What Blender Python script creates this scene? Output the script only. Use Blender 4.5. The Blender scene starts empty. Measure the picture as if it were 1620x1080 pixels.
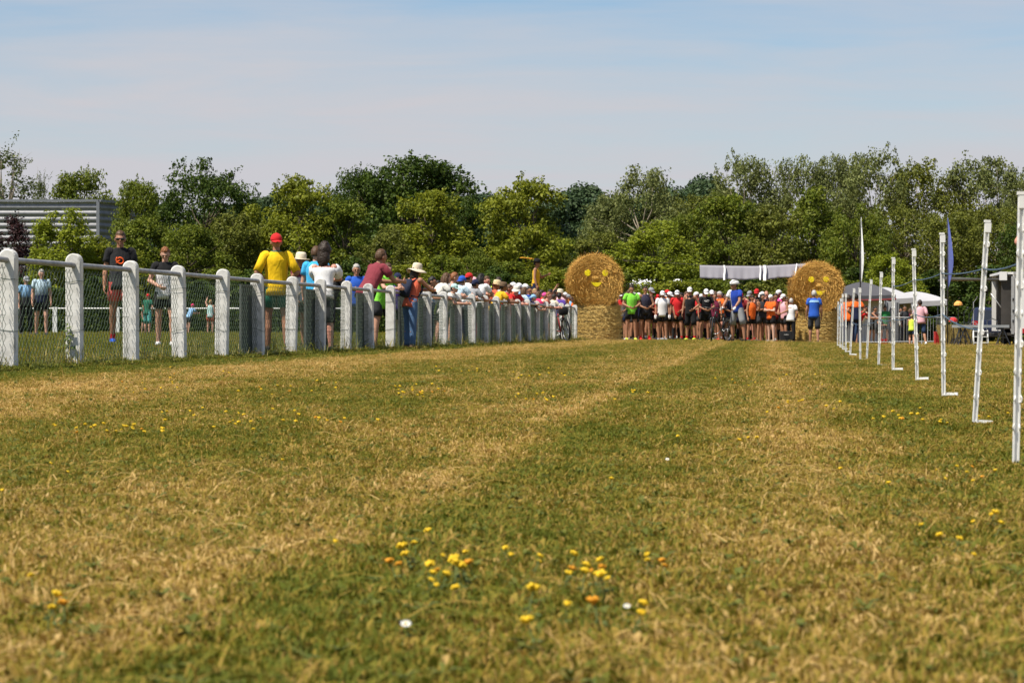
import bpy, bmesh, math, random
import numpy as np
from mathutils import Vector, Matrix, Euler, Quaternion
R = math.radians
random.seed(11)
RNG = np.random.default_rng(5)
S = bpy.context.scene
COL = S.collection
F = 4000.0; CX = 810.0; HY = 516.0; EYE = 0.45      # focal length and horizon of the photograph, in its pixels

# ------------------------------------------------------------------ helpers
class MB:
    """collects shapes and links them as one mesh object"""
    def __init__(s): s.v = []; s.f = []
    def add(s, vs, fs):
        n = len(s.v); s.v += [tuple(v) for v in vs]; s.f += [tuple(i + n for i in f) for f in fs]
    def box(s, c, size, rot=None):
        c = Vector(c); h = [d / 2 for d in size]
        vs = []
        for x in (-1, 1):
            for y in (-1, 1):
                for z in (-1, 1):
                    p = Vector((x * h[0], y * h[1], z * h[2]))
                    vs.append(c + (rot @ p if rot else p))
        s.add(vs, [(0,1,3,2),(4,6,7,5),(0,4,5,1),(2,3,7,6),(0,2,6,4),(1,5,7,3)])
    def tube(s, pts, r, n=8, cap=True):
        pts = [Vector(p) for p in pts]
        if not hasattr(r, '__len__'): r = [r] * len(pts)
        t0 = (pts[1] - pts[0]).normalized()
        u = t0.orthogonal().normalized()
        rings = []
        for i, p in enumerate(pts):
            a = pts[max(i - 1, 0)]; b = pts[min(i + 1, len(pts) - 1)]
            t = (b - a)
            t = t.normalized() if t.length > 1e-9 else t0
            u = (u - t * u.dot(t))
            u = u.normalized() if u.length > 1e-6 else t.orthogonal().normalized()
            w = t.cross(u)
            rings.append([p + (u * math.cos(2*math.pi*k/n) + w * math.sin(2*math.pi*k/n)) * r[i] for k in range(n)])
        s.loft(rings, cap, cap)
    def loft(s, rings, c0=True, c1=True):
        n = len(rings[0]); vs = [p for r_ in rings for p in r_]; fs = []
        for i in range(len(rings) - 1):
            for k in range(n):
                k2 = (k + 1) % n
                fs.append((i*n + k, i*n + k2, (i+1)*n + k2, (i+1)*n + k))
        if c0: fs.append(tuple(range(n))[::-1])
        if c1: fs.append(tuple((len(rings)-1)*n + k for k in range(n)))
        s.add(vs, fs)
    def ell(s, c, rad, M=None, nu=12, nv=8, fn=None):
        c = Vector(c); rings = []
        for j in range(nv + 1):
            th = math.pi * j / nv
            th = min(max(th, 0.02), math.pi - 0.02)
            ring = []
            for k in range(nu):
                ph = 2 * math.pi * k / nu
                d = Vector((math.sin(th) * math.cos(ph), math.sin(th) * math.sin(ph), math.cos(th)))
                p = Vector((d.x * rad[0], d.y * rad[1], d.z * rad[2]))
                if fn: p = fn(d, p)
                ring.append(c + (M @ p if M else p))
            rings.append(ring[::-1])
        s.loft(rings)
    def capsule(s, a, b, ra, rb, n=10):
        a = Vector(a); b = Vector(b); d = (b - a)
        L = d.length; d = d.normalized() if L > 1e-9 else Vector((0, 0, 1))
        pts = []; rr = []
        for t in (-0.95, -0.7, -0.3): pts.append(a + d * ra * t); rr.append(ra * math.sqrt(1 - t * t))
        for t in (0, .25, .5, .75, 1): pts.append(a.lerp(b, t)); rr.append(ra + (rb - ra) * t)
        for t in (.3, .7, .95): pts.append(b + d * rb * t); rr.append(rb * math.sqrt(1 - t * t))
        s.tube(pts, rr, n)
    def mesh(s, name, smooth=False):
        me = bpy.data.meshes.new(name); me.from_pydata(s.v, [], s.f); me.update()
        if smooth: me.polygons.foreach_set('use_smooth', [True] * len(me.polygons))
        return me
    def build(s, name, mat, parent=None, smooth=False, loc=None):
        return put(name, s.mesh(name, smooth), mat, parent, loc)

def put(name, me, mat, parent=None, loc=None):
    o = bpy.data.objects.new(name, me); COL.objects.link(o)
    if mat is not None:
        if len(me.materials) == 0: me.materials.append(mat)
        if me.materials[0] is not mat:
            o.material_slots[0].link = 'OBJECT'; o.material_slots[0].material = mat
    if parent: o.parent = parent
    if loc: o.location = loc
    return o

def tag(o, label=None, cat=None, group=None, kind=None):
    if label: o['label'] = label
    if cat: o['category'] = cat
    if group: o['group'] = group
    if kind: o['kind'] = kind
    return o

def thing(name, label, cat, loc=(0, 0, 0), rz=0.0, group=None, scale=1.0):
    o = bpy.data.objects.new(name, None); COL.objects.link(o)
    o.empty_display_size = 0.2
    o.location = loc; o.rotation_euler = (0, 0, rz); o.scale = (scale,) * 3
    return tag(o, label, cat, group)

def copy_tree(o, parent=None):
    c = o.copy(); COL.objects.link(c); c.parent = parent
    for ch in list(o.children): copy_tree(ch, c)
    return c

def arr_mesh(name, V, Fq, smooth=False):
    V = np.asarray(V, dtype=np.float32).reshape(-1, 3); Fq = np.asarray(Fq, dtype=np.int32)
    me = bpy.data.meshes.new(name); m, k = Fq.shape
    me.vertices.add(len(V)); me.vertices.foreach_set('co', V.ravel())
    me.loops.add(m * k); me.loops.foreach_set('vertex_index', Fq.ravel())
    me.polygons.add(m); me.polygons.foreach_set('loop_start', np.arange(0, m * k, k, dtype=np.int32))
    me.polygons.foreach_set('loop_total', np.full(m, k, dtype=np.int32))
    if smooth: me.polygons.foreach_set('use_smooth', np.ones(m, dtype=bool))
    me.update(); me.validate()
    return me

def sst(a, b, x):
    t = np.clip((x - a) / (b - a), 0, 1); return t * t * (3 - 2 * t)

def fence_x(y): return 0.121 * y - 7.3775
_GY = [-50, 0, 4, 8.7, 11.8, 15, 18, 21, 26, 35, 50, 76, 87, 110, 4000]
_GZ = [0, 0, -.01, -.03, -.005, .03, .045, .05, .05, .045, .03, .0, -.03, -.03, 0]
def gz(x, y):
    """height of the ground: nearly flat, rising behind the fence, falling towards the stands on the right"""
    x = np.asarray(x, float); y = np.asarray(y, float)
    z = np.interp(y, _GY, _GZ)
    d = fence_x(np.clip(y, 0, 120)) - x
    z = z + .13 * sst(0, 4, d) + .006 * np.clip(d, 0, 12)
    z = z - .24 * sst(6, 14, x) * sst(45, 88, y)
    z = z * (1 - sst(150, 400, y))
    return z
def gz1(x, y): return float(gz(x, y))
def P(px, py, Y): return Vector(((px - CX) * Y / F, Y, EYE - (py - HY) * Y / F))
def G(px, Y):
    x = (px - CX) * Y / F
    return Vector((x, Y, gz1(x, Y)))
def ZT(py, Y): return EYE - (py - HY) * Y / F

# ------------------------------------------------------------------ materials
MATS = {}
def nodes_of(m):
    m.use_nodes = True
    nt = m.node_tree; return nt, nt.nodes, nt.links, nt.nodes['Principled BSDF']
def mat(name, color, rough=.8, var=.12, scale=6.0, metal=0.0, bump=0.0, spec=.3, col2=None, stretch=(1, 1, 1)):
    """plain material with procedural mottling, optional second colour and bump"""
    if name in MATS: return MATS[name]
    m = bpy.data.materials.new(name); nt, N, L, B = nodes_of(m)
    B.inputs['Roughness'].default_value = rough; B.inputs['Metallic'].default_value = metal
    B.inputs['Specular IOR Level'].default_value = spec
    tc = N.new('ShaderNodeTexCoord'); mp = N.new('ShaderNodeMapping'); mp.inputs['Scale'].default_value = stretch
    L.new(tc.outputs['Object'], mp.inputs['Vector'])
    nz = N.new('ShaderNodeTexNoise'); nz.inputs['Scale'].default_value = scale; nz.inputs['Detail'].default_value = 6
    L.new(mp.outputs['Vector'], nz.inputs['Vector'])
    rp = N.new('ShaderNodeValToRGB')
    c = np.array(color[:3]); c2 = np.array(col2[:3]) if col2 is not None else c * (1 + var)
    rp.color_ramp.elements[0].position = .3; rp.color_ramp.elements[1].position = .7
    rp.color_ramp.elements[0].color = (*(c * (1 - var)), 1); rp.color_ramp.elements[1].color = (*np.clip(c2, 0, 1), 1)
    L.new(nz.outputs['Fac'], rp.inputs['Fac']); L.new(rp.outputs['Color'], B.inputs['Base Color'])
    if bump:
        bp = N.new('ShaderNodeBump'); bp.inputs['Strength'].default_value = bump; bp.inputs['Distance'].default_value = .02
        L.new(nz.outputs['Fac'], bp.inputs['Height']); L.new(bp.outputs['Normal'], B.inputs['Normal'])
    MATS[name] = m
    return m

def fabric(color, color2=None, split=None, blend=.02, mode='z', rough=.85, fold=.5):
    """cloth: woven mottling and soft folds; color2 above the height `split` (a two-tone garment)"""
    key = 'fabric_' + '_'.join(f'{c:.3f}' for c in color) + (('_' + '_'.join(f'{c:.3f}' for c in color2) + f'_{split}_{blend}_{mode}') if color2 else '')
    if key in MATS: return MATS[key]
    m = bpy.data.materials.new(key); nt, N, L, B = nodes_of(m)
    B.inputs['Roughness'].default_value = rough; B.inputs['Specular IOR Level'].default_value = .15
    B.inputs['Sheen Weight'].default_value = .05
    tc = N.new('ShaderNodeTexCoord')
    nz = N.new('ShaderNodeTexNoise'); nz.inputs['Scale'].default_value = 9; nz.inputs['Detail'].default_value = 4
    L.new(tc.outputs['Object'], nz.inputs['Vector'])
    mx = N.new('ShaderNodeMix'); mx.data_type = 'RGBA'
    L.new(nz.outputs['Fac'], mx.inputs['Factor'])
    c = np.array(color)
    if color2 is None:
        mx.inputs['A'].default_value = (*(c * .82), 1); mx.inputs['B'].default_value = (*np.clip(c * 1.12, 0, .85), 1)
    else:
        sp = N.new('ShaderNodeSeparateXYZ'); L.new(tc.outputs['Object'], sp.inputs[0])
        mr = N.new('ShaderNodeMapRange'); mr.inputs['From Min'].default_value = split - blend; mr.inputs['From Max'].default_value = split + blend
        L.new(sp.outputs['Z' if mode == 'z' else 'X'], mr.inputs['Value'])
        m2 = N.new('ShaderNodeMix'); m2.data_type = 'RGBA'
        m2.inputs['A'].default_value = (*color, 1); m2.inputs['B'].default_value = (*color2, 1)
        L.new(mr.outputs['Result'], m2.inputs['Factor'])
        hs = N.new('ShaderNodeHueSaturation'); hs.inputs['Value'].default_value = .82
        L.new(m2.outputs['Result'], hs.inputs['Color'])
        L.new(hs.outputs['Color'], mx.inputs['A']); L.new(m2.outputs['Result'], mx.inputs['B'])
    L.new(mx.outputs['Result'], B.inputs['Base Color'])
    mp = N.new('ShaderNodeMapping'); mp.inputs['Scale'].default_value = (1, 1, .45)
    L.new(tc.outputs['Object'], mp.inputs['Vector'])
    n2 = N.new('ShaderNodeTexNoise'); n2.inputs['Scale'].default_value = 11; n2.inputs['Detail'].default_value = 2; n2.inputs['Distortion'].default_value = .6
    L.new(mp.outputs['Vector'], n2.inputs['Vector'])
    bp = N.new('ShaderNodeBump'); bp.inputs['Strength'].default_value = fold; bp.inputs['Distance'].default_value = .05
    L.new(n2.outputs['Fac'], bp.inputs['Height']); L.new(bp.outputs['Normal'], B.inputs['Normal'])
    MATS[key] = m
    return m

def leaf_mat(name, a, b, trans=.3, rough=.55, hue=0.0, spec=.2):
    """foliage: every leaf has its own tint between a and b, thin enough to let light through"""
    if name in MATS: return MATS[name]
    m = bpy.data.materials.new(name); nt, N, L, B = nodes_of(m)
    ge = N.new('ShaderNodeNewGeometry')
    rp = N.new('ShaderNodeValToRGB'); rp.color_ramp.elements[0].color = (*a, 1); rp.color_ramp.elements[1].color = (*b, 1)
    L.new(ge.outputs['Random Per Island'], rp.inputs['Fac'])
    nz = N.new('ShaderNodeTexNoise'); nz.inputs['Scale'].default_value = .6; nz.inputs['Detail'].default_value = 2
    L.new(ge.outputs['Position'], nz.inputs['Vector'])
    hs = N.new('ShaderNodeHueSaturation')
    mr = N.new('ShaderNodeMapRange'); mr.inputs['To Min'].default_value = .65; mr.inputs['To Max'].default_value = 1.35
    L.new(nz.outputs['Fac'], mr.inputs['Value']); L.new(mr.outputs['Result'], hs.inputs['Value'])
    L.new(rp.outputs['Color'], hs.inputs['Color'])
    L.new(hs.outputs['Color'], B.inputs['Base Color'])
    B.inputs['Roughness'].default_value = rough; B.inputs['Specular IOR Level'].default_value = spec
    tr = N.new('ShaderNodeBsdfTranslucent'); L.new(hs.outputs['Color'], tr.inputs['Color'])
    mx = N.new('ShaderNodeMixShader'); mx.inputs['Fac'].default_value = trans
    L.new(B.outputs['BSDF'], mx.inputs[1]); L.new(tr.outputs['BSDF'], mx.inputs[2])
    L.new(mx.outputs['Shader'], N['Material Output'].inputs['Surface'])
    MATS[name] = m
    return m

# ------------------------------------------------------------------ camera, sun, sky
cam = bpy.data.cameras.new('camera'); co = bpy.data.objects.new('camera', cam); COL.objects.link(co)
cam.sensor_width = 36; cam.lens = 36 * F / 1620; cam.clip_start = .1; cam.clip_end = 8000
co.location = (0, 0, EYE); co.rotation_euler = (R(90) - math.atan((540 - HY) / F), 0, 0)
cam.dof.use_dof = True; cam.dof.focus_distance = 28; cam.dof.aperture_fstop = 13
S.camera = co
SUN = Vector((-.41, -.29, .866)).normalized()
sl = bpy.data.lights.new('sun', 'SUN'); so = bpy.data.objects.new('sun', sl); COL.objects.link(so)
sl.energy = 4.8; sl.angle = R(.53); sl.color = (1, .925, .79)
so.rotation_euler = SUN.to_track_quat('Z', 'Y').to_euler()
W = bpy.data.worlds.new('World'); S.world = W; W.use_nodes = True
N = W.node_tree.nodes; L = W.node_tree.links
bg = N['Background']; bg.inputs['Strength'].default_value = .082
sky = N.new('ShaderNodeTexSky'); sky.sky_type = 'NISHITA'; sky.sun_disc = False
sky.sun_elevation = math.asin(SUN.z); sky.sun_rotation = math.atan2(SUN.x, SUN.y)
sky.air_density = 1.0; sky.dust_density = .6; sky.ozone_density = 4.5
# thin cirrus veil mixed over the sky: streaks, denser towards the horizon
tc = N.new('ShaderNodeTexCoord'); sp = N.new('ShaderNodeSeparateXYZ'); L.new(tc.outputs['Generated'], sp.inputs[0])
mp = N.new('ShaderNodeMapping'); mp.inputs['Scale'].default_value = (2.6, 2.6, 24); mp.inputs['Rotation'].default_value = (0, R(-1.5), 0)
L.new(tc.outputs['Generated'], mp.inputs['Vector'])
n1 = N.new('ShaderNodeTexNoise'); n1.inputs['Scale'].default_value = 2.2; n1.inputs['Detail'].default_value = 9; n1.inputs['Roughness'].default_value = .55; n1.inputs['Distortion'].default_value = .35
L.new(mp.outputs['Vector'], n1.inputs['Vector'])
mr = N.new('ShaderNodeMapRange'); mr.inputs['From Min'].default_value = .045; mr.inputs['From Max'].default_value = .14; mr.inputs['To Min'].default_value = .97; mr.inputs['To Max'].default_value = .2
L.new(sp.outputs['Z'], mr.inputs['Value'])
md = N.new('ShaderNodeMath'); md.operation = 'MULTIPLY_ADD'; md.inputs[1].default_value = 2.0; md.inputs[2].default_value = -.93
L.new(n1.outputs['Fac'], md.inputs[0])
ad = N.new('ShaderNodeMath'); ad.operation = 'ADD'; ad.use_clamp = True
L.new(mr.outputs['Result'], ad.inputs[0]); L.new(md.outputs['Value'], ad.inputs[1])
mx = N.new('ShaderNodeMix'); mx.data_type = 'RGBA'; mx.inputs['B'].default_value = (5.0, 4.95, 5.28, 1)
L.new(ad.outputs['Value'], mx.inputs['Factor']); L.new(sky.outputs['Color'], mx.inputs['A'])
L.new(mx.outputs['Result'], bg.inputs['Color'])
S.view_settings.view_transform = 'Standard'; S.view_settings.look = 'None'
S.view_settings.exposure = .55; S.view_settings.gamma = 1
# ------------------------------------------------------------------ ground and grass
def turf_nodes(N, L, tint):
    """turf colour from world position: green and parched patches, dry wheel tracks along the field; returns a colour socket"""
    ge = N.new('ShaderNodeNewGeometry'); sp = N.new('ShaderNodeSeparateXYZ'); L.new(ge.outputs['Position'], sp.inputs[0])
    s = N.new('ShaderNodeMath'); s.operation = 'MULTIPLY_ADD'; s.inputs[1].default_value = -.1
    L.new(sp.outputs['Y'], s.inputs[0]); L.new(sp.outputs['X'], s.inputs[2])          # s = x - 0.1 y : across the tracks
    nw = N.new('ShaderNodeTexNoise'); nw.inputs['Scale'].default_value = .8; nw.inputs['Detail'].default_value = 3
    L.new(ge.outputs['Position'], nw.inputs['Vector'])
    w = N.new('ShaderNodeMath'); w.operation = 'MULTIPLY_ADD'; w.inputs[1].default_value = .4; L.new(nw.outputs['Fac'], w.inputs[0]); L.new(s.outputs[0], w.inputs[2])
    mr = N.new('ShaderNodeMapRange'); mr.inputs['From Min'].default_value = -6; mr.inputs['From Max'].default_value = 4; mr.clamp = True
    L.new(w.outputs[0], mr.inputs['Value'])
    rp = N.new('ShaderNodeValToRGB'); cr = rp.color_ramp; cr.interpolation = 'EASE'
    def pos(v): return (v + .2 + 6) / 10
    stops = [(-5.8, .0), (-5.2, .74), (-4.0, .70), (-3.2, .36), (-2.3, .32), (-1.6, .50), (-1.14, .52), (-.99, .74), (-.91, .54), (-.80, .24), (-.4, .32),
             (-.08, .52), (.15, .68), (.38, .52), (.6, .34), (1.4, .38), (3, .48)]
    cr.elements[0].position = pos(stops[0][0]); cr.elements[0].color = (stops[0][1],) * 3 + (1,)
    cr.elements[1].position = pos(stops[-1][0]); cr.elements[1].color = (stops[-1][1],) * 3 + (1,)
    for v, d in stops[1:-1]:
        e = cr.elements.new(pos(v)); e.color = (d, d, d, 1)
    L.new(mr.outputs['Result'], rp.inputs['Fac'])
    mp = N.new('ShaderNodeMapping'); mp.inputs['Scale'].default_value = (1, .45, 1); mp.inputs['Rotation'].default_value = (0, 0, R(5.7))
    L.new(ge.outputs['Position'], mp.inputs['Vector'])
    n1 = N.new('ShaderNodeTexNoise'); n1.inputs['Scale'].default_value = 1.15; n1.inputs['Detail'].default_value = 5; n1.inputs['Roughness'].default_value = .68
    L.new(mp.outputs['Vector'], n1.inputs['Vector'])
    a = N.new('ShaderNodeMath'); a.operation = 'MULTIPLY_ADD'; a.inputs[1].default_value = 1.75; a.inputs[2].default_value = -.87
    L.new(n1.outputs['Fac'], a.inputs[0])
    b = N.new('ShaderNodeMath'); b.operation = 'ADD'; L.new(a.outputs[0], b.inputs[0]); L.new(rp.outputs['Color'], b.inputs[1])
    n2 = N.new('ShaderNodeTexNoise'); n2.inputs['Scale'].default_value = 9; n2.inputs['Detail'].default_value = 3; L.new(ge.outputs['Position'], n2.inputs['Vector'])
    a2 = N.new('ShaderNodeMath'); a2.operation = 'MULTIPLY_ADD'; a2.inputs[1].default_value = .9; a2.inputs[2].default_value = -.45; L.new(n2.outputs['Fac'], a2.inputs[0])
    b2 = N.new('ShaderNodeMath'); b2.operation = 'ADD'; L.new(b.outputs[0], b2.inputs[0]); L.new(a2.outputs[0], b2.inputs[1]); b = b2
    if tint:                                                                          # each blade strays from its patch
        c = N.new('ShaderNodeMath'); c.operation = 'MULTIPLY_ADD'; c.inputs[1].default_value = .95; c.inputs[2].default_value = -.47
        L.new(ge.outputs['Random Per Island'], c.inputs[0])
        d = N.new('ShaderNodeMath'); d.operation = 'ADD'; L.new(b.outputs[0], d.inputs[0]); L.new(c.outputs[0], d.inputs[1]); b = d
    r2 = N.new('ShaderNodeValToRGB'); e = r2.color_ramp
    e.elements[0].position = .08; e.elements[0].color = (.105, .125, .011, 1)
    e.elements[1].position = .98; e.elements[1].color = (.56, .39, .15, 1)
    for p_, c_ in ((.32, (.20, .172, .018, 1)), (.52, (.295, .213, .031, 1)), (.74, (.37, .238, .06, 1))):
        x = e.elements.new(p_); x.color = c_
    L.new(b.outputs[0], r2.inputs['Fac'])
    return r2.outputs['Color'], ge

gm = bpy.data.materials.new('turf_soil'); nt, N, L, B = nodes_of(gm)
csock, ge = turf_nodes(N, L, False)
n3 = N.new('ShaderNodeTexNoise'); n3.inputs['Scale'].default_value = 38; n3.inputs['Detail'].default_value = 5
L.new(ge.outputs['Position'], n3.inputs['Vector'])
hs = N.new('ShaderNodeHueSaturation'); m3 = N.new('ShaderNodeMapRange'); m3.inputs['To Min'].default_value = .35; m3.inputs['To Max'].default_value = 1.1
L.new(n3.outputs['Fac'], m3.inputs['Value']); L.new(m3.outputs['Result'], hs.inputs['Value']); L.new(csock, hs.inputs['Color'])
L.new(hs.outputs['Color'], B.inputs['Base Color']); B.inputs['Roughness'].default_value = 1; B.inputs['Specular IOR Level'].default_value = .1
bp = N.new('ShaderNodeBump'); bp.inputs['Distance'].default_value = .03; bp.inputs['Strength'].default_value = .8
L.new(n3.outputs['Fac'], bp.inputs['Height']); L.new(bp.outputs['Normal'], B.inputs['Normal'])

ys = [-400, -60, -10, 0, 1, 2]
while ys[-1] < 112: ys.append(ys[-1] + max(.2, ys[-1] * .022))
ys += [120, 135, 150, 180, 230, 300, 450, 700, 1200, 2500, 6000]
xs = [-6000, -2000, -700, -250, -120, -70] + list(np.arange(-40, 40.01, .4)) + [70, 120, 250, 700, 2000, 6000]
XX, YY = np.meshgrid(xs, ys); ZZ = gz(XX, YY)
ZZ = ZZ + .006 * np.sin(XX * 2.3 + 1.3 * np.sin(YY * .7)) * np.sin(YY * 1.1 + XX) * (np.abs(YY) < 110)
nx, ny = len(xs), len(ys)
idx = np.arange(nx * ny).reshape(ny, nx)
Q = np.stack([idx[:-1, :-1], idx[:-1, 1:], idx[1:, 1:], idx[1:, :-1]], -1).reshape(-1, 4)
gme = arr_mesh('ground', np.stack([XX, YY, ZZ], -1), Q, True)
ground = put('ground', gme, gm); tag(ground, 'broad mown field of dry grass with paler wheel tracks', 'ground', kind='structure')
# where and how densely the grass grows, how tall
inview = (np.abs(XX) < .2025 * np.clip(YY, 0, None) * 1.12 + 1.0) & (YY > 1.4) & (YY < 104)
dens = np.where(YY < 9, 520, np.where(YY < 16, 360, np.where(YY < 30, 210, np.where(YY < 55, 110, 60)))) * inview
fd = fence_x(YY) - XX
sx_ = XX - .1 * YY; dens = dens * (1 - .5 * np.exp(-((sx_ + .98) / .11) ** 2) * (.5 + .5 * np.sin(YY * 1.9 + 1))) * (1 - .75 * np.exp(-((XX + .55) / .16) ** 2 - ((YY - 4.45) / .16) ** 2)) 
tall = np.exp(-((fd - .15) / .45) ** 2) * (YY > 15) * (YY < 80)                 # unmown strip under the fence
left = sst(.1, .8, fd)
gs = .88 + np.clip(YY - 9, 0, 60) * .010
gs = gs * (1 + 1.6 * tall + .15 * left * (1 - tall))
for nm, arr in (('grass_density', dens * (1 + .5 * tall)), ('grass_size', gs)):
    at = gme.attributes.new(nm, 'FLOAT', 'POINT'); at.data.foreach_set('value', arr.astype(np.float32).ravel())

grm = bpy.data.materials.new('grass_blade'); nt, N, L, B = nodes_of(grm)
csock, ge = turf_nodes(N, L, True)
L.new(csock, B.inputs['Base Color']); B.inputs['Roughness'].default_value = .7; B.inputs['Specular IOR Level'].default_value = .2
tr = N.new('ShaderNodeBsdfTranslucent'); L.new(csock, tr.inputs['Color'])
mx = N.new('ShaderNodeMixShader'); mx.inputs['Fac'].default_value = .3
L.new(B.outputs['BSDF'], mx.inputs[1]); L.new(tr.outputs['BSDF'], mx.inputs[2]); L.new(mx.outputs['Shader'], N['Material Output'].inputs['Surface'])

def grass_clump(rs, n, spread, hmax, broad):
    V = []; Fq = []
    for i in range(n):
        r = spread * math.sqrt(rs.random()); a = rs.random() * 6.283
        x, y = r * math.cos(a), r * math.sin(a)
        h = hmax * (.35 + .65 * rs.random()) * (1 - .3 * r / spread)
        w = (.0011 + .0013 * rs.random()) * (2.4 if rs.random() < broad else 1)
        az = rs.random() * 6.283; lean = .25 + rs.random() ** .7 * 1.1
        if rs.random() < .5: lean = 1.3 + .25 * rs.random(); h *= 1.15              # flattened dead blade
        d = np.array([math.cos(az), math.sin(az), 0.]); sd = np.array([-d[1], d[0], 0.])
        p = np.array([x, y, -.004]); k0 = len(V); ang = lean * .35
        for j in range(3):
            ww = w * (1, .85, .12)[j]
            V.append(p - sd * ww); V.append(p + sd * ww)
            if j < 2:
                p = p + (d * math.sin(ang) + np.array([0, 0, math.cos(ang)])) * h * .5
                ang = lean
        for j in range(2): Fq.append((k0 + 2*j, k0 + 2*j + 1, k0 + 2*j + 3, k0 + 2*j + 2))
    return np.array(V), np.array(Fq)
def rosette(rs, n, ln, wd):
    V = []; Fq = []
    for i in range(n):
        az = i * 6.283 / n + rs.uniform(-.4, .4); l_ = ln * rs.uniform(.6, 1.1); up = rs.uniform(.1, .7)
        d = np.array([math.cos(az), math.sin(az), 0.]); sd = np.array([-d[1], d[0], 0.]) * wd * l_; k0 = len(V)
        for t, ww, zz in ((.08, .3, .2), (.45, 1.0, .8), (.8, .75, .85), (1.0, .1, .7)):
            p = d * l_ * t + np.array([0, 0, .006 + l_ * up * zz]); V += [p - sd * ww, p + sd * ww]
        for j in range(3): Fq.append((k0 + 2*j, k0 + 2*j + 1, k0 + 2*j + 3, k0 + 2*j + 2))
    return np.array(V), np.array(Fq)
def stalks(rs, n):
    V = []; Fq = []
    for i in range(n):
        az = rs.random() * 6.283; d = np.array([math.cos(az), math.sin(az), 0.]); sd = np.array([-d[1], d[0], 0.3]) * .0011; l_ = rs.uniform(.07, .16); k0 = len(V); h = rs.uniform(.02, .06)
        for t, zz in ((0, .15), (.35, .8), (.7, 1.0), (1, .75)):
            p = d * l_ * (t - .3) + np.array([0, 0, h * zz]); V += [p - sd, p + sd]
        for j in range(3): Fq.append((k0 + 2*j, k0 + 2*j + 1, k0 + 2*j + 3, k0 + 2*j + 2))
    return np.array(V), np.array(Fq)
rs = random.Random(3)
Vs = []; Fs = []; ids = []; n0 = 0
for k, (n, spd, h, br) in enumerate(((64, .06, .034, .12), (54, .07, .038, .26), (74, .06, .024, .08), (50, .065, .046, .16), (8, 0, .030, .15), (11, 0, .020, .24), (5, 0, 0, 0))):
    v, f = grass_clump(rs, n, spd, h, br) if spd else (rosette(rs, n, h, br) if br else stalks(rs, n))
    Vs.append(v); Fs.append(f + n0); ids += [k] * len(v); n0 += len(v)
gmesh = arr_mesh('grass', np.concatenate(Vs), np.concatenate(Fs))
at = gmesh.attributes.new('tuft', 'INT', 'POINT'); at.data.foreach_set('value', np.array(ids, dtype=np.int32))
weed = leaf_mat('weed_leaf', (.055, .085, .012), (.15, .16, .03), .25)
gmesh.materials.append(grm); gmesh.materials.append(weed)
fid = np.array(ids)[np.array([p_.vertices[0] for p_ in gmesh.polygons])]; gmesh.polygons.foreach_set('material_index', ((fid == 4) | (fid == 5)).astype(np.int32))
grass = put('grass', gmesh, grm); tag(grass, 'short parched and green grass covering the field', 'grass', kind='stuff')
ng = bpy.data.node_groups.new('grass_scatter', 'GeometryNodeTree')
ng.interface.new_socket('Geometry', in_out='INPUT', socket_type='NodeSocketGeometry')
ng.interface.new_socket('Geometry', in_out='OUTPUT', socket_type='NodeSocketGeometry')
N = ng.nodes; L = ng.links
gi = N.new('NodeGroupInput'); go = N.new('NodeGroupOutput')
oi = N.new('GeometryNodeObjectInfo'); oi.inputs['Object'].default_value = ground; oi.transform_space = 'RELATIVE'
jn = N.new('GeometryNodeJoinGeometry')
ta = N.new('GeometryNodeInputNamedAttribute'); ta.data_type = 'INT'; ta.inputs['Name'].default_value = 'tuft'
da = N.new('GeometryNodeInputNamedAttribute'); da.data_type = 'FLOAT'; da.inputs['Name'].default_value = 'grass_density'
sa = N.new('GeometryNodeInputNamedAttribute'); sa.data_type = 'FLOAT'; sa.inputs['Name'].default_value = 'grass_size'
for k in range(7):
    cmpn = N.new('FunctionNodeCompare'); cmpn.data_type = 'INT'; cmpn.operation = 'EQUAL'
    L.new(ta.outputs['Attribute'], cmpn.inputs[2]); cmpn.inputs[3].default_value = k
    se = N.new('GeometryNodeSeparateGeometry'); se.domain = 'POINT'
    L.new(gi.outputs[0], se.inputs['Geometry']); L.new(cmpn.outputs['Result'], se.inputs['Selection'])
    ml = N.new('ShaderNodeMath'); ml.operation = 'MULTIPLY'; ml.inputs[1].default_value = (.29, .24, .28, .14, .03, .05, .035)[k]
    L.new(da.outputs['Attribute'], ml.inputs[0])
    dp = N.new('GeometryNodeDistributePointsOnFaces'); dp.inputs['Seed'].default_value = k + 1
    L.new(oi.outputs['Geometry'], dp.inputs['Mesh']); L.new(ml.outputs[0], dp.inputs['Density'])
    ip = N.new('GeometryNodeInstanceOnPoints')
    L.new(dp.outputs['Points'], ip.inputs['Points']); L.new(se.outputs['Selection'], ip.inputs['Instance'])
    rv = N.new('FunctionNodeRandomValue'); rv.data_type = 'FLOAT_VECTOR'
    rv.inputs[0].default_value = (-.12, -.12, 0); rv.inputs[1].default_value = (.12, .12, 6.283)
    L.new(rv.outputs[0], ip.inputs['Rotation'])
    rs_ = N.new('FunctionNodeRandomValue'); rs_.data_type = 'FLOAT'; rs_.inputs[2].default_value = .7; rs_.inputs[3].default_value = 1.35; rs_.inputs['Seed'].default_value = 9 + k
    m4 = N.new('ShaderNodeMath'); m4.operation = 'MULTIPLY'
    L.new(rs_.outputs[1], m4.inputs[0]); L.new(sa.outputs['Attribute'], m4.inputs[1])
    L.new(m4.outputs[0], ip.inputs['Scale'])
    L.new(ip.outputs['Instances'], jn.inputs[0])
L.new(jn.outputs[0], go.inputs[0])
md = grass.modifiers.new('scatter', 'NODES'); md.node_group = ng

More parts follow.
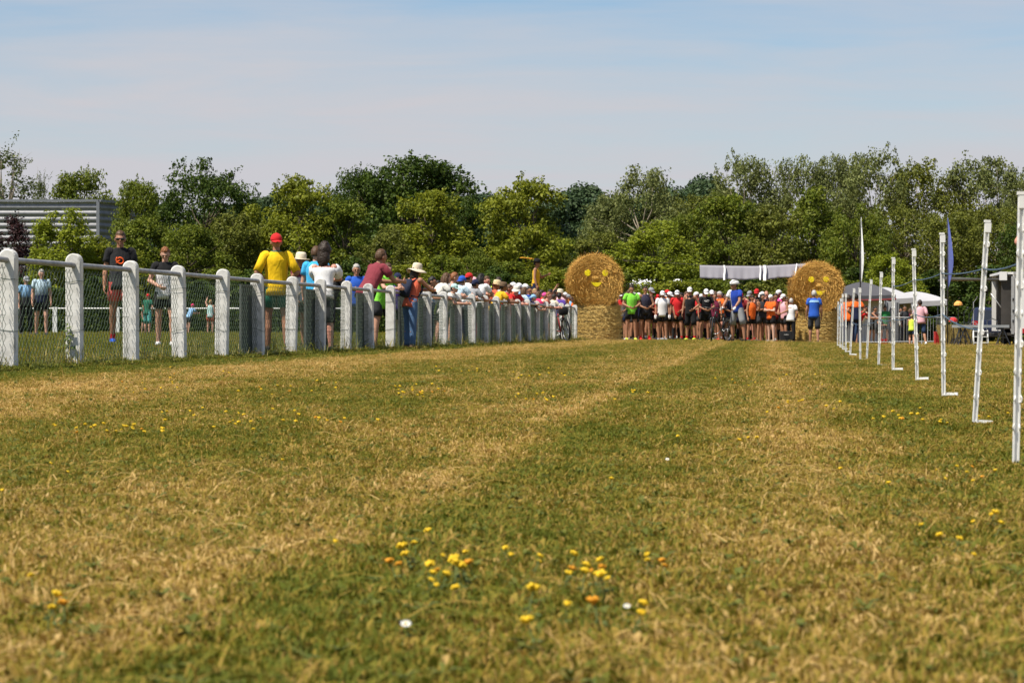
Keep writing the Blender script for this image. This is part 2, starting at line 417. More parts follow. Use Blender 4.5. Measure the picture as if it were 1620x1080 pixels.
# ------------------------------------------------------------------ wild flowers
ym = mat('petal_yellow', (.72, .48, .015), .6, .1, 60); om = mat('petal_orange', (.62, .27, .012), .6, .1, 60)
stem_m = mat('flower_stem', (.09, .12, .03), .7); wm = mat('petal_white', (.75, .75, .72), .6, .05, 60)
def petals_mesh(name, rr, n, seed):
    """a head of small pea-like blossoms, each a folded standard with a keel"""
    q = random.Random(seed); b = MB()
    for i in range(n):
        a = 6.283 * i / n + q.random() * .5
        c = Vector((math.cos(a) * rr * .55, math.sin(a) * rr * .55, .004 * q.random() + .001))
        M = Euler((q.uniform(-.5, .5), q.uniform(-.9, -.2), a)).to_matrix()
        b.ell(c, (rr * .62, rr * .42, rr * .2), M, 7, 4)
        b.ell(c + M @ Vector((rr * .1, 0, rr * .22)), (rr * .25, rr * .4, rr * .42), M, 6, 4)
    return b.mesh(name, True)
PET = [petals_mesh('petals', .0085, 6, 1), petals_mesh('petals', .0075, 5, 2), petals_mesh('petals', .0095, 5, 4)]
sb = MB(); sb.tube([(0, 0, -.06), (.006, 0, -.03), (0, 0, 0)], [.0014, .0012, .001], 5)
for k in range(5):
    a = k * 1.3; sb.ell((math.cos(a) * .009, math.sin(a) * .009, -.025 - .004 * k), (.006, .003, .0012), Euler((.3, .4, a)).to_matrix(), 6, 3)
STEM = sb.mesh('stem', True)
def dist_of(py): 
    Y = 5.0
    for _ in range(25):
        Y = (EYE - (-.01 + np.interp(Y, _GY, _GZ))) * F / (py - HY)
    return float(Y)
def flower(px, py, label, sc=1.0, orange=False, parts=True):
    sc *= .82
    Yd = dist_of(py + 14 * sc)                                                      # the head stands a little above the turf
    g = G(px, Yd); h = .042 * sc
    q = random.Random(int(px * 7 + py)); me = PET[q.randrange(3)]
    m = om if orange and int(px) % 3 else ym
    if parts:
        o = thing('yellow_flower', label, 'flower', (g.x, g.y, g.z + h), q.random() * 6, 'yellow wild flowers in the grass', sc)
        put('petals', me, m, o); put('stem', STEM, stem_m, o)
    else:
        o = put('yellow_flower', me, m); o.location = (g.x, g.y, g.z + h); o.scale = (sc,) * 3; o.rotation_euler = (0, 0, q.random() * 6)
        tag(o, label, 'flower', 'yellow wild flowers in the grass')
    o.rotation_euler.x = R(18)
clusters = {
 'yellow blossom of the left clump in the foreground grass': [(677, 866, 1.2), (656, 884, 1), (636, 898, 1.4), (641, 905, 1.1), (617, 921, 1.2, 1), (631, 918, .9, 1), (700, 902, .8), (737, 898, .9)],
 'yellow blossom of the dense clump low in the middle foreground': [(679, 932, 1.4), (686, 940, 1.1), (692, 936, 1.1, 1), (706, 941, 1.1), (720, 917, 1.3), (716, 924, 1.4), (722, 933, 1.5), (729, 931, 1.3), (742, 923, 1.2, 1), (733, 926, 1), (682, 950, 1), (690, 953, .8, 1)],
 'yellow blossom of the right clump in the foreground grass': [(908, 914, 1.4), (899, 937, 1), (905, 929, 1, 1), (928, 928, 1.2), (926, 942, 1.3), (950, 922, 1.3), (953, 936, 1.3, 1), (951, 949, 1.4), (944, 940, 1), (962, 944, .9), (935, 934, 1, 1)],
 'yellow blossom of the small pair right of the foreground clumps': [(1024, 905, 1), (1025, 915, 1), (1048, 915, 1, 1), (1052, 922, .9, 1)],
 'solitary orange-yellow flower at the bottom left of the field': [(90, 992, 1.5), (100, 996, 1.2, 1), (83, 998, 1)],
 'single yellow flower near the bottom middle of the photo': [(844, 978, 1.5)],
 'yellow flower standing by itself right of the lowest bloom': [(940, 998, 1.4, 1), (1018, 997, 1.2), (1014, 1007, 1), (897, 988, .9)],
 'lowest yellow bloom near the bottom edge': [(834, 1030, 1.3)],
 'small yellow bloom scattered on the near middle turf': [(799, 893, 1), (808, 900, .8), (854, 910, 1.1), (721, 962, 1), (530, 877, .8), (968, 772, 1.1), (853, 912, .8), (1198, 700, 1.2), (1184, 699, 1), (1170, 704, 1.2), (1072, 697, 1.1), (1330, 753, 1), (1406, 778, 1)],
 'yellow or orange bloom in the patch by the nearest stake': [(1575, 833, 1.2, 1), (1569, 834, 1, 1), (1584, 853, 1.2), (1540, 845, .9), (1487, 869, 1), (1518, 876, 1), (1538, 750, 1, 1), (1530, 760, 1), (1514, 748, .9), (1555, 768, 1, 1), (1482, 755, .9), (1496, 770, .9), (1540, 772, .8), (1575, 755, .9), (1458, 848, .8), (1541, 900, .8)],
 'small yellow flower along the left edge of the field': [(80, 744, 1), (107, 757, .8), (49, 942, 1), (447, 738, 1), (3, 790, .9)],
}
for lab, pts in clusters.items():
    for p_ in pts: flower(p_[0], p_[1], lab, p_[2], len(p_) > 3)
q = random.Random(21)
bands = [('tiny yellow flower in the band across the left turf', 60, 600, 648, 694, 34), ('tiny yellow flower on the far left turf near the fence', 100, 560, 575, 625, 18),
         ('tiny yellow flower in the middle distance below the runners', 640, 960, 575, 660, 34), ('tiny yellow flower beyond the dry track in mid field', 1000, 1300, 590, 660, 16),
         ('tiny yellow flower between the stakes and the right edge', 1400, 1615, 640, 690, 12)]
for lab, x0, x1, y0, y1, n in bands:
    cs = [(q.uniform(x0, x1), q.uniform(y0, y1)) for _ in range(5)]
    for i in range(int(n * 1.5)):
        c = cs[i % 5]
        px = c[0] + q.gauss(0, (x1 - x0) * .09); py = min(max(c[1] + q.gauss(0, 6), y0), y1)
        flower(px, py, lab, q.uniform(.95, 1.35), q.random() < .15, False)
for px, py, lab, sc in ((642, 1021, 'white daisy low in the left middle foreground', .85), (1056, 735, 'small white daisy in mid field right of centre', .75), (992, 990, 'pale half-closed daisy beside the lowest yellow blooms', .6)):
    Yd = dist_of(py + 10); g = G(px, Yd)
    o = thing('white_daisy', lab, 'flower', (g.x, g.y, g.z + .03), 0, None, sc)
    b = MB()
    for k in range(13):
        a = k * 6.283 / 13
        b.ell((math.cos(a) * .006, math.sin(a) * .006, .001), (.0048, .0016, .0006), Euler((0, -.25, a)).to_matrix(), 6, 3)
    b.build('petals', wm, o, True)
    b = MB(); b.ell((0, 0, .0015), (.0028, .0028, .002), None, 8, 4); b.build('flower_centre', ym, o, True)
    put('stem', STEM, stem_m, o); o.rotation_euler = (R(30), 0, 0)
# ------------------------------------------------------------------ people
SKIN = {}
def skin(tone):
    if tone not in SKIN:
        c = {'fair': (.50, .29, .205), 'pink': (.54, .27, .20), 'tan': (.34, .175, .105), 'brown': (.27, .14, .085), 'light': (.58, .38, .29)}[tone]
        SKIN[tone] = mat('skin_' + tone, c, .55, .08, 7, spec=.3, col2=np.array(c) * (1.1, 1.0, .98))
    return SKIN[tone]
HAIRC = {'black': (.012, .01, .009), 'dark': (.028, .018, .012), 'brown': (.085, .045, .022), 'ginger': (.22, .085, .03), 'grey': (.42, .40, .38), 'blond': (.38, .25, .11)}
def hairm(c): return mat('hair_' + c, HAIRC[c], .5, .35, 40, spec=.3, bump=.6)

# pose: lean, legs [(thigh forward, thigh out, knee)], arms [(upper arm dir, forearm dir)] as (outward, forward, up), head (pitch, yaw)
DOWN = ((.2, -.02, -1), (.06, .28, -1)); CLASP = ((.38, .12, -1), (-.72, .62, -.42)); HIP = ((.44, -.30, -.88), (-.62, .50, -.58))
CROSS = ((.22, .30, -1), (-.95, .42, .10)); PHONE = ((.22, .45, -.9), (-.30, .62, .75)); RAIL = ((.2, .62, -.75), (-.35, .9, -.02))
RAIL2 = ((.15, .75, -.62), (-.6, .75, -.05)); SWINGF = ((.15, .45, -.9), (-.25, .85, .35)); SWINGB = ((.2, -.5, -.85), (-.05, .45, -.85))
BARS = ((.2, .40, -.88), (-.05, .75, -.65)); UP = ((.35, .55, .55), (-.1, .55, .85)); POCKET = ((.42, -.15, -1), (-.35, .45, -.85))
ST = [(2, 4, 3), (-2, 5, 2)]; ST2 = [(8, 7, 9), (-3, 5, 0)]
POSES = {
 'stand': (2, ST, [DOWN, DOWN], (4, 0)), 'stand2': (3, ST2, [DOWN, POCKET], (8, 12)), 'clasp': (3, ST, [CLASP, CLASP], (10, 0)), 'clasp2': (5, ST2, [CLASP, CLASP], (14, -8)),
 'hips': (0, ST, [HIP, HIP], (0, 0)), 'onehip': (6, ST2, [HIP, DOWN], (4, 15)), 'cross': (2, ST2, [CROSS, CROSS], (2, 20)), 'phone': (4, ST, [PHONE, DOWN], (22, 0)),
 'rail': (30, [(4, 5, 4), (-8, 6, 0)], [RAIL, RAIL], (-6, 0)), 'rail2': (38, [(10, 6, 10), (-10, 5, 2)], [RAIL2, RAIL], (-14, 10)), 'railup': (16, ST2, [RAIL2, RAIL2], (2, -10)),
 'railphone': (24, ST2, [PHONE, RAIL], (6, 0)), 'walk': (5, [(22, 3, 8), (-14, 3, 22)], [SWINGB, SWINGF], (14, 0)), 'walkslow': (2, [(14, 3, 16), (-8, 3, 6)], [DOWN, DOWN], (6, 0)),
 'run': (8, [(18, 2, 30), (-12, 2, 20)], [SWINGF, SWINGB], (4, 0)), 'bike': (14, [(0, 13, 2), (-2, 12, 2)], [BARS, BARS], (-4, -30)), 'armup': (4, ST, [UP, DOWN], (0, 0)),
 'hold': (2, ST, [SWINGF, DOWN], (4, 0)), 'boy': (4, [(12, 4, 14), (-6, 4, 4)], [DOWN, CLASP], (24, 0)),
}
SK = {}
def skel(pose):
    if pose in SK: return SK[pose]
    lean, legs, arms, (hp, hyaw) = POSES[pose]
    J = {}; low = 9
    for s, (a, o, k) in zip((1, -1), legs):
        a, o, k = R(a), R(o), R(k)
        h = Vector((s * .088, 0, 0))
        kn = h + Vector((s * math.sin(o), -math.sin(a) * math.cos(o), -math.cos(a) * math.cos(o))) * .435
        an = kn + Vector((s * math.sin(o) * .4, -math.sin(a - k), -math.cos(a - k) * math.cos(o * .4))).normalized() * .42
        J['hip', s], J['knee', s], J['ankle', s] = h, kn, an
        J['pitch', s] = max(0, (k - a)) * .75 if k - a > .2 else 0
        low = min(low, an.z - .075)
    for key in list(J):
        if key[0] != 'pitch': J[key] = J[key] - Vector((0, 0, low))
    base = Vector((0, 0, -low)); J['pelvis'] = base; l = R(lean)
    U = Vector((0, -math.sin(l), math.cos(l))); Fw = Vector((0, -math.cos(l), -math.sin(l))); J['U'], J['F'] = U, Fw
    J['neck'] = base + U * .535
    for s, (e, w) in zip((1, -1), arms):
        sh = base + U * .475 + Vector((s * .168, 0, 0)) + Fw * .0
        D = lambda d: Vector((s * d[0], -d[1], d[2])).normalized()
        el = sh + D(e) * .285; wr = el + D(w) * .245
        J['sh', s], J['el', s], J['wr', s], J['hand', s] = sh, el, wr, D(w)
    hl = l * .45; HU = Vector((0, -math.sin(hl), math.cos(hl)))
    J['headc'] = J['neck'] + HU * .135 + Fw * .012
    J['HM'] = Euler((hl + R(hp), 0, R(hyaw)), 'XYZ').to_matrix() if False else (Matrix.Rotation(R(hyaw), 3, 'Z') @ Matrix.Rotation(hl + R(hp), 3, 'X'))
    SK[pose] = J
    return J

BODY = {}
def ring(J, t, a, b, off=0.0, n=20, wr=0.0, seed=0):
    c = J['pelvis'] + J['U'] * t + J['F'] * off
    return [c + Vector((1, 0, 0)) * (a * (1 + wr * math.sin(5 * k + seed + 9 * t)) * math.cos(2 * math.pi * k / n)) + J['F'] * (b * (1 + wr * math.sin(4 * k + seed * 2 + 7 * t)) * math.sin(2 * math.pi * k / n)) for k in range(n)]
def body_mesh(pose, hi, fem, fat):
    key = (pose, hi, fem, fat)
    if key in BODY: return BODY[key]
    J = skel(pose); b = MB(); w = .93 if fem else 1.0; f = 1 + .28 * fat
    b.loft([ring(J, t, a * w, bb * f, off) for t, a, bb, off in ((-.1, .09, .06, 0), (-.06, .148, .098, -.01), (.02, .158, .105, -.008), (.11, .137 * (.94 if fem else 1), .095, .006), (.2, .135, .097, .012), (.32, .150, .108, .012), (.42, .158, .1, 0), (.48, .135, .075, -.004), (.52, .075, .055, 0))])
    b.capsule(J['neck'] - J['U'] * .05, J['headc'] - Vector((0, 0, .03)), .055, .05)
    HM = J['HM']; hc = J['headc']
    def headf(d, p):
        if p.z < 0: p = Vector((p.x * (1 + .28 * d.z), p.y * (1 + .14 * d.z) - .012 * -d.z, p.z))
        if d.y < -.5: p.y *= .95
        return p
    b.ell(hc, (.074, .094, .116), HM, 20, 14, headf)
    b.ell(hc + HM @ Vector((0, -.098, -.018)), (.014, .018, .026), HM, 8, 6)                      # nose
    b.ell(hc + HM @ Vector((0, -.078, -.088)), (.028, .02, .018), HM, 8, 6)                        # chin
    b.ell(hc + HM @ Vector((0, -.088, -.06)), (.024, .012, .009), HM, 8, 6)                        # lips
    b.ell(hc + HM @ Vector((0, -.084, .022)), (.05, .014, .012), HM, 8, 6)                         # brow
    for s in (1, -1): b.ell(hc + HM @ Vector((s * .076, .008, -.012)), (.012, .02, .032), HM, 8, 6)
    for s in (1, -1):
        h, k, a = J['hip', s], J['knee', s], J['ankle', s]
        b.capsule(h, h.lerp(k, .5), .088 * f ** .5, .074); b.capsule(h.lerp(k, .5), k, .074, .055)
        m = k.lerp(a, .33) + Vector((0, .014, 0))
        b.capsule(k, m, .054, .056); b.capsule(m, a, .054, .036)
        p = J['pitch', s]; Mf = Matrix.Rotation(p, 3, 'X')
        b.ell(a + Mf @ Vector((0, -.055, -.04)), (.042, .125, .034), Mf, 10, 8)
        b.ell(a + Mf @ Vector((0, .02, -.02)), (.036, .045, .05), Mf, 10, 8)
        sh, el, wr = J['sh', s], J['el', s], J['wr', s]
        b.ell(sh + Vector((-s * .01, 0, -.005)), (.062, .062, .062), None, 10, 8)
        b.capsule(sh, el, .052 * (.9 if fem else 1), .039); b.capsule(el, el.lerp(wr, .3), .04, .041); b.capsule(el.lerp(wr, .3), wr, .041, .026)
        d = J['hand', s]; inn = Vector((-s, 0, 0)); inn = (inn - d * inn.dot(d))
        if inn.length < .3: inn = Vector((0, 0, -1)) - d * (-d.z)
        inn.normalize(); wd = d.cross(inn).normalized()
        if wd.y > 0 : wd = -wd                                                                    # thumb side forward
        M = Matrix((wd, inn, d)).transposed()
        b.ell(wr + d * .05, (.041, .018, .056), M, 10, 8)
        for j, (o, ln) in enumerate(((.029, .068), (.010, .078), (-.009, .072), (-.027, .056))):
            p0 = wr + d * (.088 - abs(o) * .25) + wd * o
            p1 = p0 + (d * .93 + inn * .35).normalized() * ln * .55; p2 = p1 + (d * .55 + inn * .83).normalized() * ln * .5
            b.capsule(p0, p1, .0098, .009, 7); b.capsule(p1, p2, .009, .0078, 7)
        t0 = wr + d * .028 + wd * .032
        t1 = t0 + (wd * .7 + d * .75 + inn * .25).normalized() * .042; b.capsule(t0, t1, .0125, .0105, 7)
        b.capsule(t1, t1 + (wd * .25 + d * .85 + inn * .4).normalized() * .032, .0105, .009, 7)
    o = b.build('body', None)
    m = o.modifiers.new('r', 'REMESH'); m.mode = 'VOXEL'; m.voxel_size = .0072 if hi else .0135; m.use_smooth_shade = True
    m2 = o.modifiers.new('s', 'SMOOTH'); m2.factor = .5; m2.iterations = 3 if hi else 2
    dg = bpy.context.evaluated_depsgraph_get(); me = bpy.data.meshes.new_from_object(o.evaluated_get(dg)); me.name = 'body'
    old = o.data; bpy.data.objects.remove(o); bpy.data.meshes.remove(old)
    BODY[key] = me
    return me

CLO = {}
def cached(key, fn, name):
    if key not in CLO:
        b = MB(); fn(b); CLO[key] = b.mesh(name, True)
    return CLO[key]
def limb(b, pts, rr, n=14, wr=.03, seed=0):
    """an open sleeve or trouser leg with a slightly creased wall and a turned-in hem"""
    v0 = len(b.v); b.tube(pts, rr, n, False)
    for i in range(v0, len(b.v)):
        k = (i - v0) % n; j = (i - v0) // n
        c = Vector(pts[j]); p = Vector(b.v[i]); b.v[i] = tuple(c + (p - c) * (1 + wr * math.sin(k * 2.7 + j * 1.9 + seed)))
def shirt_mesh(pose, kind, fem, fat):
    def fn(b):
        J = skel(pose); w = .94 if fem else 1.0; f = 1 + .28 * fat; tank = kind in ('tank', 'vest'); off = kind == 'offshoulder'
        hem = -.10 if not off else -.07
        loose = .012 if not tank else .006
        rows = [(hem + .006, .168 * w, .118 * f, -.004), (hem, .178 * w, .126 * f, -.004), (-.02, .176 * w, .125 * f, -.006), (.06, .166 * w, .118 * f, 0), (.14, .158 * w * (.95 if fem else 1), .113 * f, .006), (.22, .158 * w, .112 * f, .010), (.32, .166 * w, .122 * f, .010)]
        if off: rows = [(t_, a_ + .02 * (t_ < .1), b_ + .02 * (t_ < .1), o_) for t_, a_, b_, o_ in rows] + [(.38, .190, .128, .002), (.425, .205, .118, -.002), (.445, .198, .108, -.002)]
        elif tank: rows += [(.40, .164 * w, .114, .002), (.45, .140, .094, -.002), (.50, .112, .072, -.004), (.52, .085, .062, -.002), (.515, .078, .056, -.002)]
        else: rows += [(.40, .172 * w, .118, .002), (.46, .160 * w, .098, -.003), (.505, .118, .074, -.003), (.53, .08, .064, 0), (.538, .066, .058, 0), (.53, .060, .053, 0)]
        b.loft([ring(J, t, a + loose * .5, bb + loose * .5, o, 24, .012 if t > .3 else .022, 1.3) for t, a, bb, o in rows], False, False)
        if not tank:
            for s in (1, -1):
                sh, el, wr = J['sh', s], J['el', s], J['wr', s]; d = (el - sh).normalized()
                inn = sh + Vector((-s * .055, 0, .0)) - d * .0
                if not off: b.ell(sh + Vector((-s * .012, 0, -.004)), (.076, .074, .073), None, 14, 10)
                if off: limb(b, [sh + Vector((-s * .03, 0, -.06)), sh + d * .05, sh + d * .14, sh + d * .21], [.088, .092, .092, .074], 14, .05)
                elif kind == 'long': limb(b, [inn, sh + d * .02, sh.lerp(el, .5), el, el.lerp(wr, .5), el.lerp(wr, .95), el.lerp(wr, .93)], [.072, .070, .062, .055, .05, .043, .034], 14, .03)
                elif kind == 'half': limb(b, [inn, sh + d * .02, sh.lerp(el, .5), sh.lerp(el, .95), sh.lerp(el, .93)], [.072, .072, .066, .062, .05], 14, .03)
                else: limb(b, [inn, sh + d * .02, sh + d * .10, sh + d * .165, sh + d * .16], [.072, .072, .068, .067, .054], 14, .03)
    return cached(('shirt', pose, kind, fem, fat), fn, 'shirt')
def bottom_mesh(pose, kind, fem, fat):
    def fn(b):
        J = skel(pose); w = .96 if fem else 1.0; f = 1 + .22 * fat
        rows = ((.085, .152, .106), (.09, .160, .112), (.02, .172 * w, .120), (-.05, .172 * w, .118), (-.095, .160, .108), (-.12, .08, .07))
        b.loft([ring(J, t, a, bb * f, -.004, 20, .012) for t, a, bb in rows], False, True)
        for s in (1, -1):
            h, k, a = J['hip', s], J['knee', s], J['ankle', s]; top = h + Vector((s * -.002, 0, .02))
            if kind == 'trousers': limb(b, [top, h.lerp(k, .35), h.lerp(k, .7), k, k.lerp(a, .4), k.lerp(a, .75), k.lerp(a, .97), k.lerp(a, .95)], [.098 * f ** .5, .092, .08, .07, .068, .058, .054, .044], 16, .035)
            elif kind == 'long': limb(b, [top, h.lerp(k, .35), h.lerp(k, .7), k.lerp(a, .02), k], [.1 * f ** .5, .096, .088, .084, .068], 16, .03)
            elif kind == 'tight': limb(b, [top, h.lerp(k, .35), h.lerp(k, .6), h.lerp(k, .58)], [.094, .086, .076, .062], 16, .01)
            else: limb(b, [top, h.lerp(k, .3), h.lerp(k, .62), h.lerp(k, .6)], [.1 * f ** .5, .098, .096, .076], 16, .035)
    return cached(('bottom', pose, kind, fem, fat), fn, kind)
def shoe_mesh(pose, s):
    def fn(b):
        J = skel(pose); a = J['ankle', s]; p = J['pitch', s]; M = Matrix.Rotation(p, 3, 'X')
        def sole(d, q):
            return Vector((q.x, q.y, max(q.z, -.03)))
        b.ell(a + M @ Vector((0, -.05, -.04)), (.049, .14, .046), M, 14, 8, sole)
        b.ell(a + M @ Vector((0, .02, -.02)), (.044, .056, .056), M, 12, 8, sole)
    return cached(('shoe', pose, s), fn, 'shoe')
def sock_mesh(pose, s, hgt):
    def fn(b):
        J = skel(pose); k, a = J['knee', s], J['ankle', s]
        if hgt > .5: limb(b, [a, k.lerp(a, .7), k.lerp(a, .36) + Vector((0, .012, 0)), k.lerp(a, .1)], [.042, .05, .062, .058], 12, .0)
        else: limb(b, [a, k.lerp(a, .9), k.lerp(a, .82)], [.042, .042, .045], 12, 0)
    return cached(('sock', pose, s, hgt), fn, 'sock')
def hair_mesh(pose, style):
    def fn(b):
        J = skel(pose); HM = J['HM']; hc = J['headc']; q = random.Random(len(style) * 3 + 1)
        amp = {'curly': .012, 'messy': .010}.get(style, .004)
        def hf(d, p):
            # cut away below the hairline: forehead, ears, nape
            lim = .52 if d.y < -.3 else (.02 if d.y < .15 else -.62)
            if d.z < lim: p = p * .80
            else: p = p * (1 + amp / .09 * (math.sin(23 * d.x + 11 * d.z) * math.sin(19 * d.y + 7 * d.x) + .5 * q.random()))
            return p
        b.ell(hc + HM @ Vector((0, .006, .010)), (.083, .101, .118), HM, 22, 16, hf)
        if style == 'long':
            b.ell(hc + HM @ Vector((0, .075, -.075)), (.088, .05, .15), HM, 14, 10, lambda d, p: p * (1 + .05 * math.sin(9 * d.x + 5 * d.z)))
            for s in (1, -1): b.ell(hc + HM @ Vector((s * .075, .03, -.07)), (.026, .05, .12), HM, 10, 8)
        if style == 'bun': b.ell(hc + HM @ Vector((0, .07, .105)), (.055, .055, .05), HM, 12, 8, lambda d, p: p * (1 + .1 * q.random()))
        if style == 'updo':
            b.ell(hc + HM @ Vector((0, .035, .09)), (.092, .098, .125), HM, 24, 18, lambda d, p: p * (1 + .32 * q.random()))
            b.ell(hc + HM @ Vector((0, .065, -.02)), (.095, .07, .17), HM, 24, 18, lambda d, p: p * (1 + .24 * q.random()))
        if style == 'ponytail': b.tube([hc + HM @ Vector((0, y, z)) for y, z in ((.09, .05), (.15, .03), (.165, -.06), (.15, -.15))], [.03, .036, .03, .01], 10)
    return cached(('hair', pose, style), fn, 'hair')
def cap_mesh(pose, kind):
    def fn(b):
        J = skel(pose); HM = J['HM']; hc = J['headc']; T = lambda x, y, z: hc + HM @ Vector((x, y, z))
        if kind in ('cap', 'backcap'):
            sg = 1 if kind == 'cap' else -1
            def dome(d, p): return Vector((p.x, p.y, max(p.z, -.022 - (.025 if d.y * sg > 0.2 else 0))))
            b.ell(T(0, .004, .038), (.086, .104, .092), HM, 22, 12, dome)
            rows = []
            for i in range(5):
                t = i / 4; y = -(.085 + .085 * t) * sg; z = .026 - .022 * t * t; wd = .078 * math.sqrt(max(0.02, 1 - (t * .97) ** 2.6))
                rows.append([T(wd * (k / 4 - 1), y + sg * .045 * (k / 4 - 1) ** 2 * (1 - t), z - .014 * (k / 4 - 1) ** 2) for k in range(9)] + [T(wd * (1 - k / 4), y + sg * .045 * (1 - k / 4) ** 2 * (1 - t), z - .006 - .014 * (1 - k / 4) ** 2) for k in range(9)])
            b.loft(rows); b.ell(T(0, .004, .13), (.009, .009, .006), HM, 8, 5)
        elif kind == 'helmet':
            b.ell(T(0, .012, .052), (.098, .14, .095), HM, 20, 12, lambda d, p: Vector((p.x * (1 + .03 * math.sin(p.x * 160)), p.y, max(p.z, -.03))))
            for k in (-1, 0, 1): b.tube([T(k * .05, -.11, .075), T(k * .055, -.03, .142), T(k * .05, .09, .125)], [.012, .014, .01], 6)
        elif kind == 'visor':
            b.loft([[T(.084 * math.cos(a), .1 * math.sin(a), z) for a in [k * 6.283 / 20 for k in range(20)]] for z in (.028, .062)], False, False)
            b.ell(T(0, -.13, .03), (.075, .07, .006), HM, 16, 6)
        else:                                                         # brimmed hats
            br, dip, ch = {'sunhat': (.20, .05, .12), 'straw': (.165, .006, .11), 'bucket': (.13, .05, .10), 'cowboy': (.22, -.03, .125)}[kind]
            crown = [(.088, .104, .026), (.09, .106, .05), (.084, .1, .05 + ch * .6), (.07, .085, .03 + ch), (.04, .05, .042 + ch), (.01, .012, .04 + ch)]
            b.loft([[T(a * math.cos(k * 6.283 / 24), bb * math.sin(k * 6.283 / 24), z) for k in range(24)] for a, bb, z in crown], False, True)
            rows = []
            for i, (r_, dz) in enumerate(((0, 0), (.35, .1), (.7, .45), (1, 1), (1.0, 1.08), (.7, .55), (.0, .12))):
                rows.append([T((.087 + (br - .087) * r_) * math.cos(k * 6.283 / 24), (.103 + (br - .09) * r_) * math.sin(k * 6.283 / 24), .03 - dip * dz * (1 + .35 * math.sin(2 * k * 6.283 / 24 + 1) + (.25 * math.sin(3 * k * 6.283 / 24) if kind == 'sunhat' else 0))) for k in range(24)])
            b.loft(rows, False, False)
    return cached(('cap', pose, kind), fn, kind)
def face_mesh(pose):
    def fn(b):
        J = skel(pose); HM = J['HM']; hc = J['headc']
        for s in (1, -1):
            b.ell(hc + HM @ Vector((s * .032, -.0855, .004)), (.013, .008, .007), HM, 10, 6)
            b.ell(hc + HM @ Vector((s * .032, -.0905, .024)), (.019, .008, .0045), HM, 8, 5)
    return cached(('face', pose), fn, 'eyes')
def mouth_mesh(pose):
    def fn(b):
        J = skel(pose); b.ell(J['headc'] + J['HM'] @ Vector((0, -.0925, -.06)), (.022, .009, .0055), J['HM'], 10, 5)
    return cached(('mouth', pose), fn, 'mouth')
def glasses_mesh(pose):
    def fn(b):
        J = skel(pose); HM = J['HM']; hc = J['headc']
        for s in (1, -1):
            b.ell(hc + HM @ Vector((s * .034, -.099, .004)), (.031, .008, .02), HM, 14, 8)
            b.tube([hc + HM @ Vector((s * .062, -.085, .01)), hc + HM @ Vector((s * .081, .0, .008))], .004, 6)
        b.tube([hc + HM @ Vector((-.01, -.104, .008)), hc + HM @ Vector((.01, -.104, .008))], .004, 6)
    return cached(('glasses', pose), fn, 'sunglasses')
EYE_M = mat('eye_dark', (.02, .015, .012), .3); LIP_M = mat('lip', (.42, .15, .12), .5); GLASS_M = mat('dark_lens', (.012, .012, .014), .12, spec=.6)

CO = {'white': (.74, .74, .75), 'offwhite': (.66, .64, .58), 'black': (.014, .014, .016), 'dark': (.035, .036, .042), 'navy': (.016, .022, .06), 'grey': (.28, .29, .31), 'charcoal': (.045, .047, .053), 'red': (.55, .022, .025),
 'darkred': (.26, .028, .032), 'maroon': (.22, .04, .055), 'orange': (.78, .14, .02), 'coral': (.62, .13, .07), 'yellow': (.80, .49, .010), 'gold': (.74, .42, .02), 'lime': (.22, .66, .06), 'green': (.03, .22, .06), 'bottle': (.02, .13, .08), 'teal': (.10, .42, .40),
 'paleteal': (.42, .62, .60), 'cyan': (.05, .38, .68), 'blue': (.025, .10, .48), 'royal': (.02, .06, .38), 'paleblue': (.48, .62, .72), 'sky': (.26, .46, .70), 'purple': (.10, .05, .30), 'pink': (.70, .08, .30), 'hotpink': (.72, .04, .16), 'palepink': (.74, .42, .48), 'salmon': (.72, .15, .13),
 'jeans': (.075, .14, .26), 'denim': (.03, .055, .12), 'neon': (.62, .80, .08), 'brown': (.13, .085, .05), 'straw': (.62, .50, .30), 'cream': (.66, .58, .44), 'tangerine': (.75, .24, .03), 'burgundy': (.16, .02, .05)}
NP = [0]
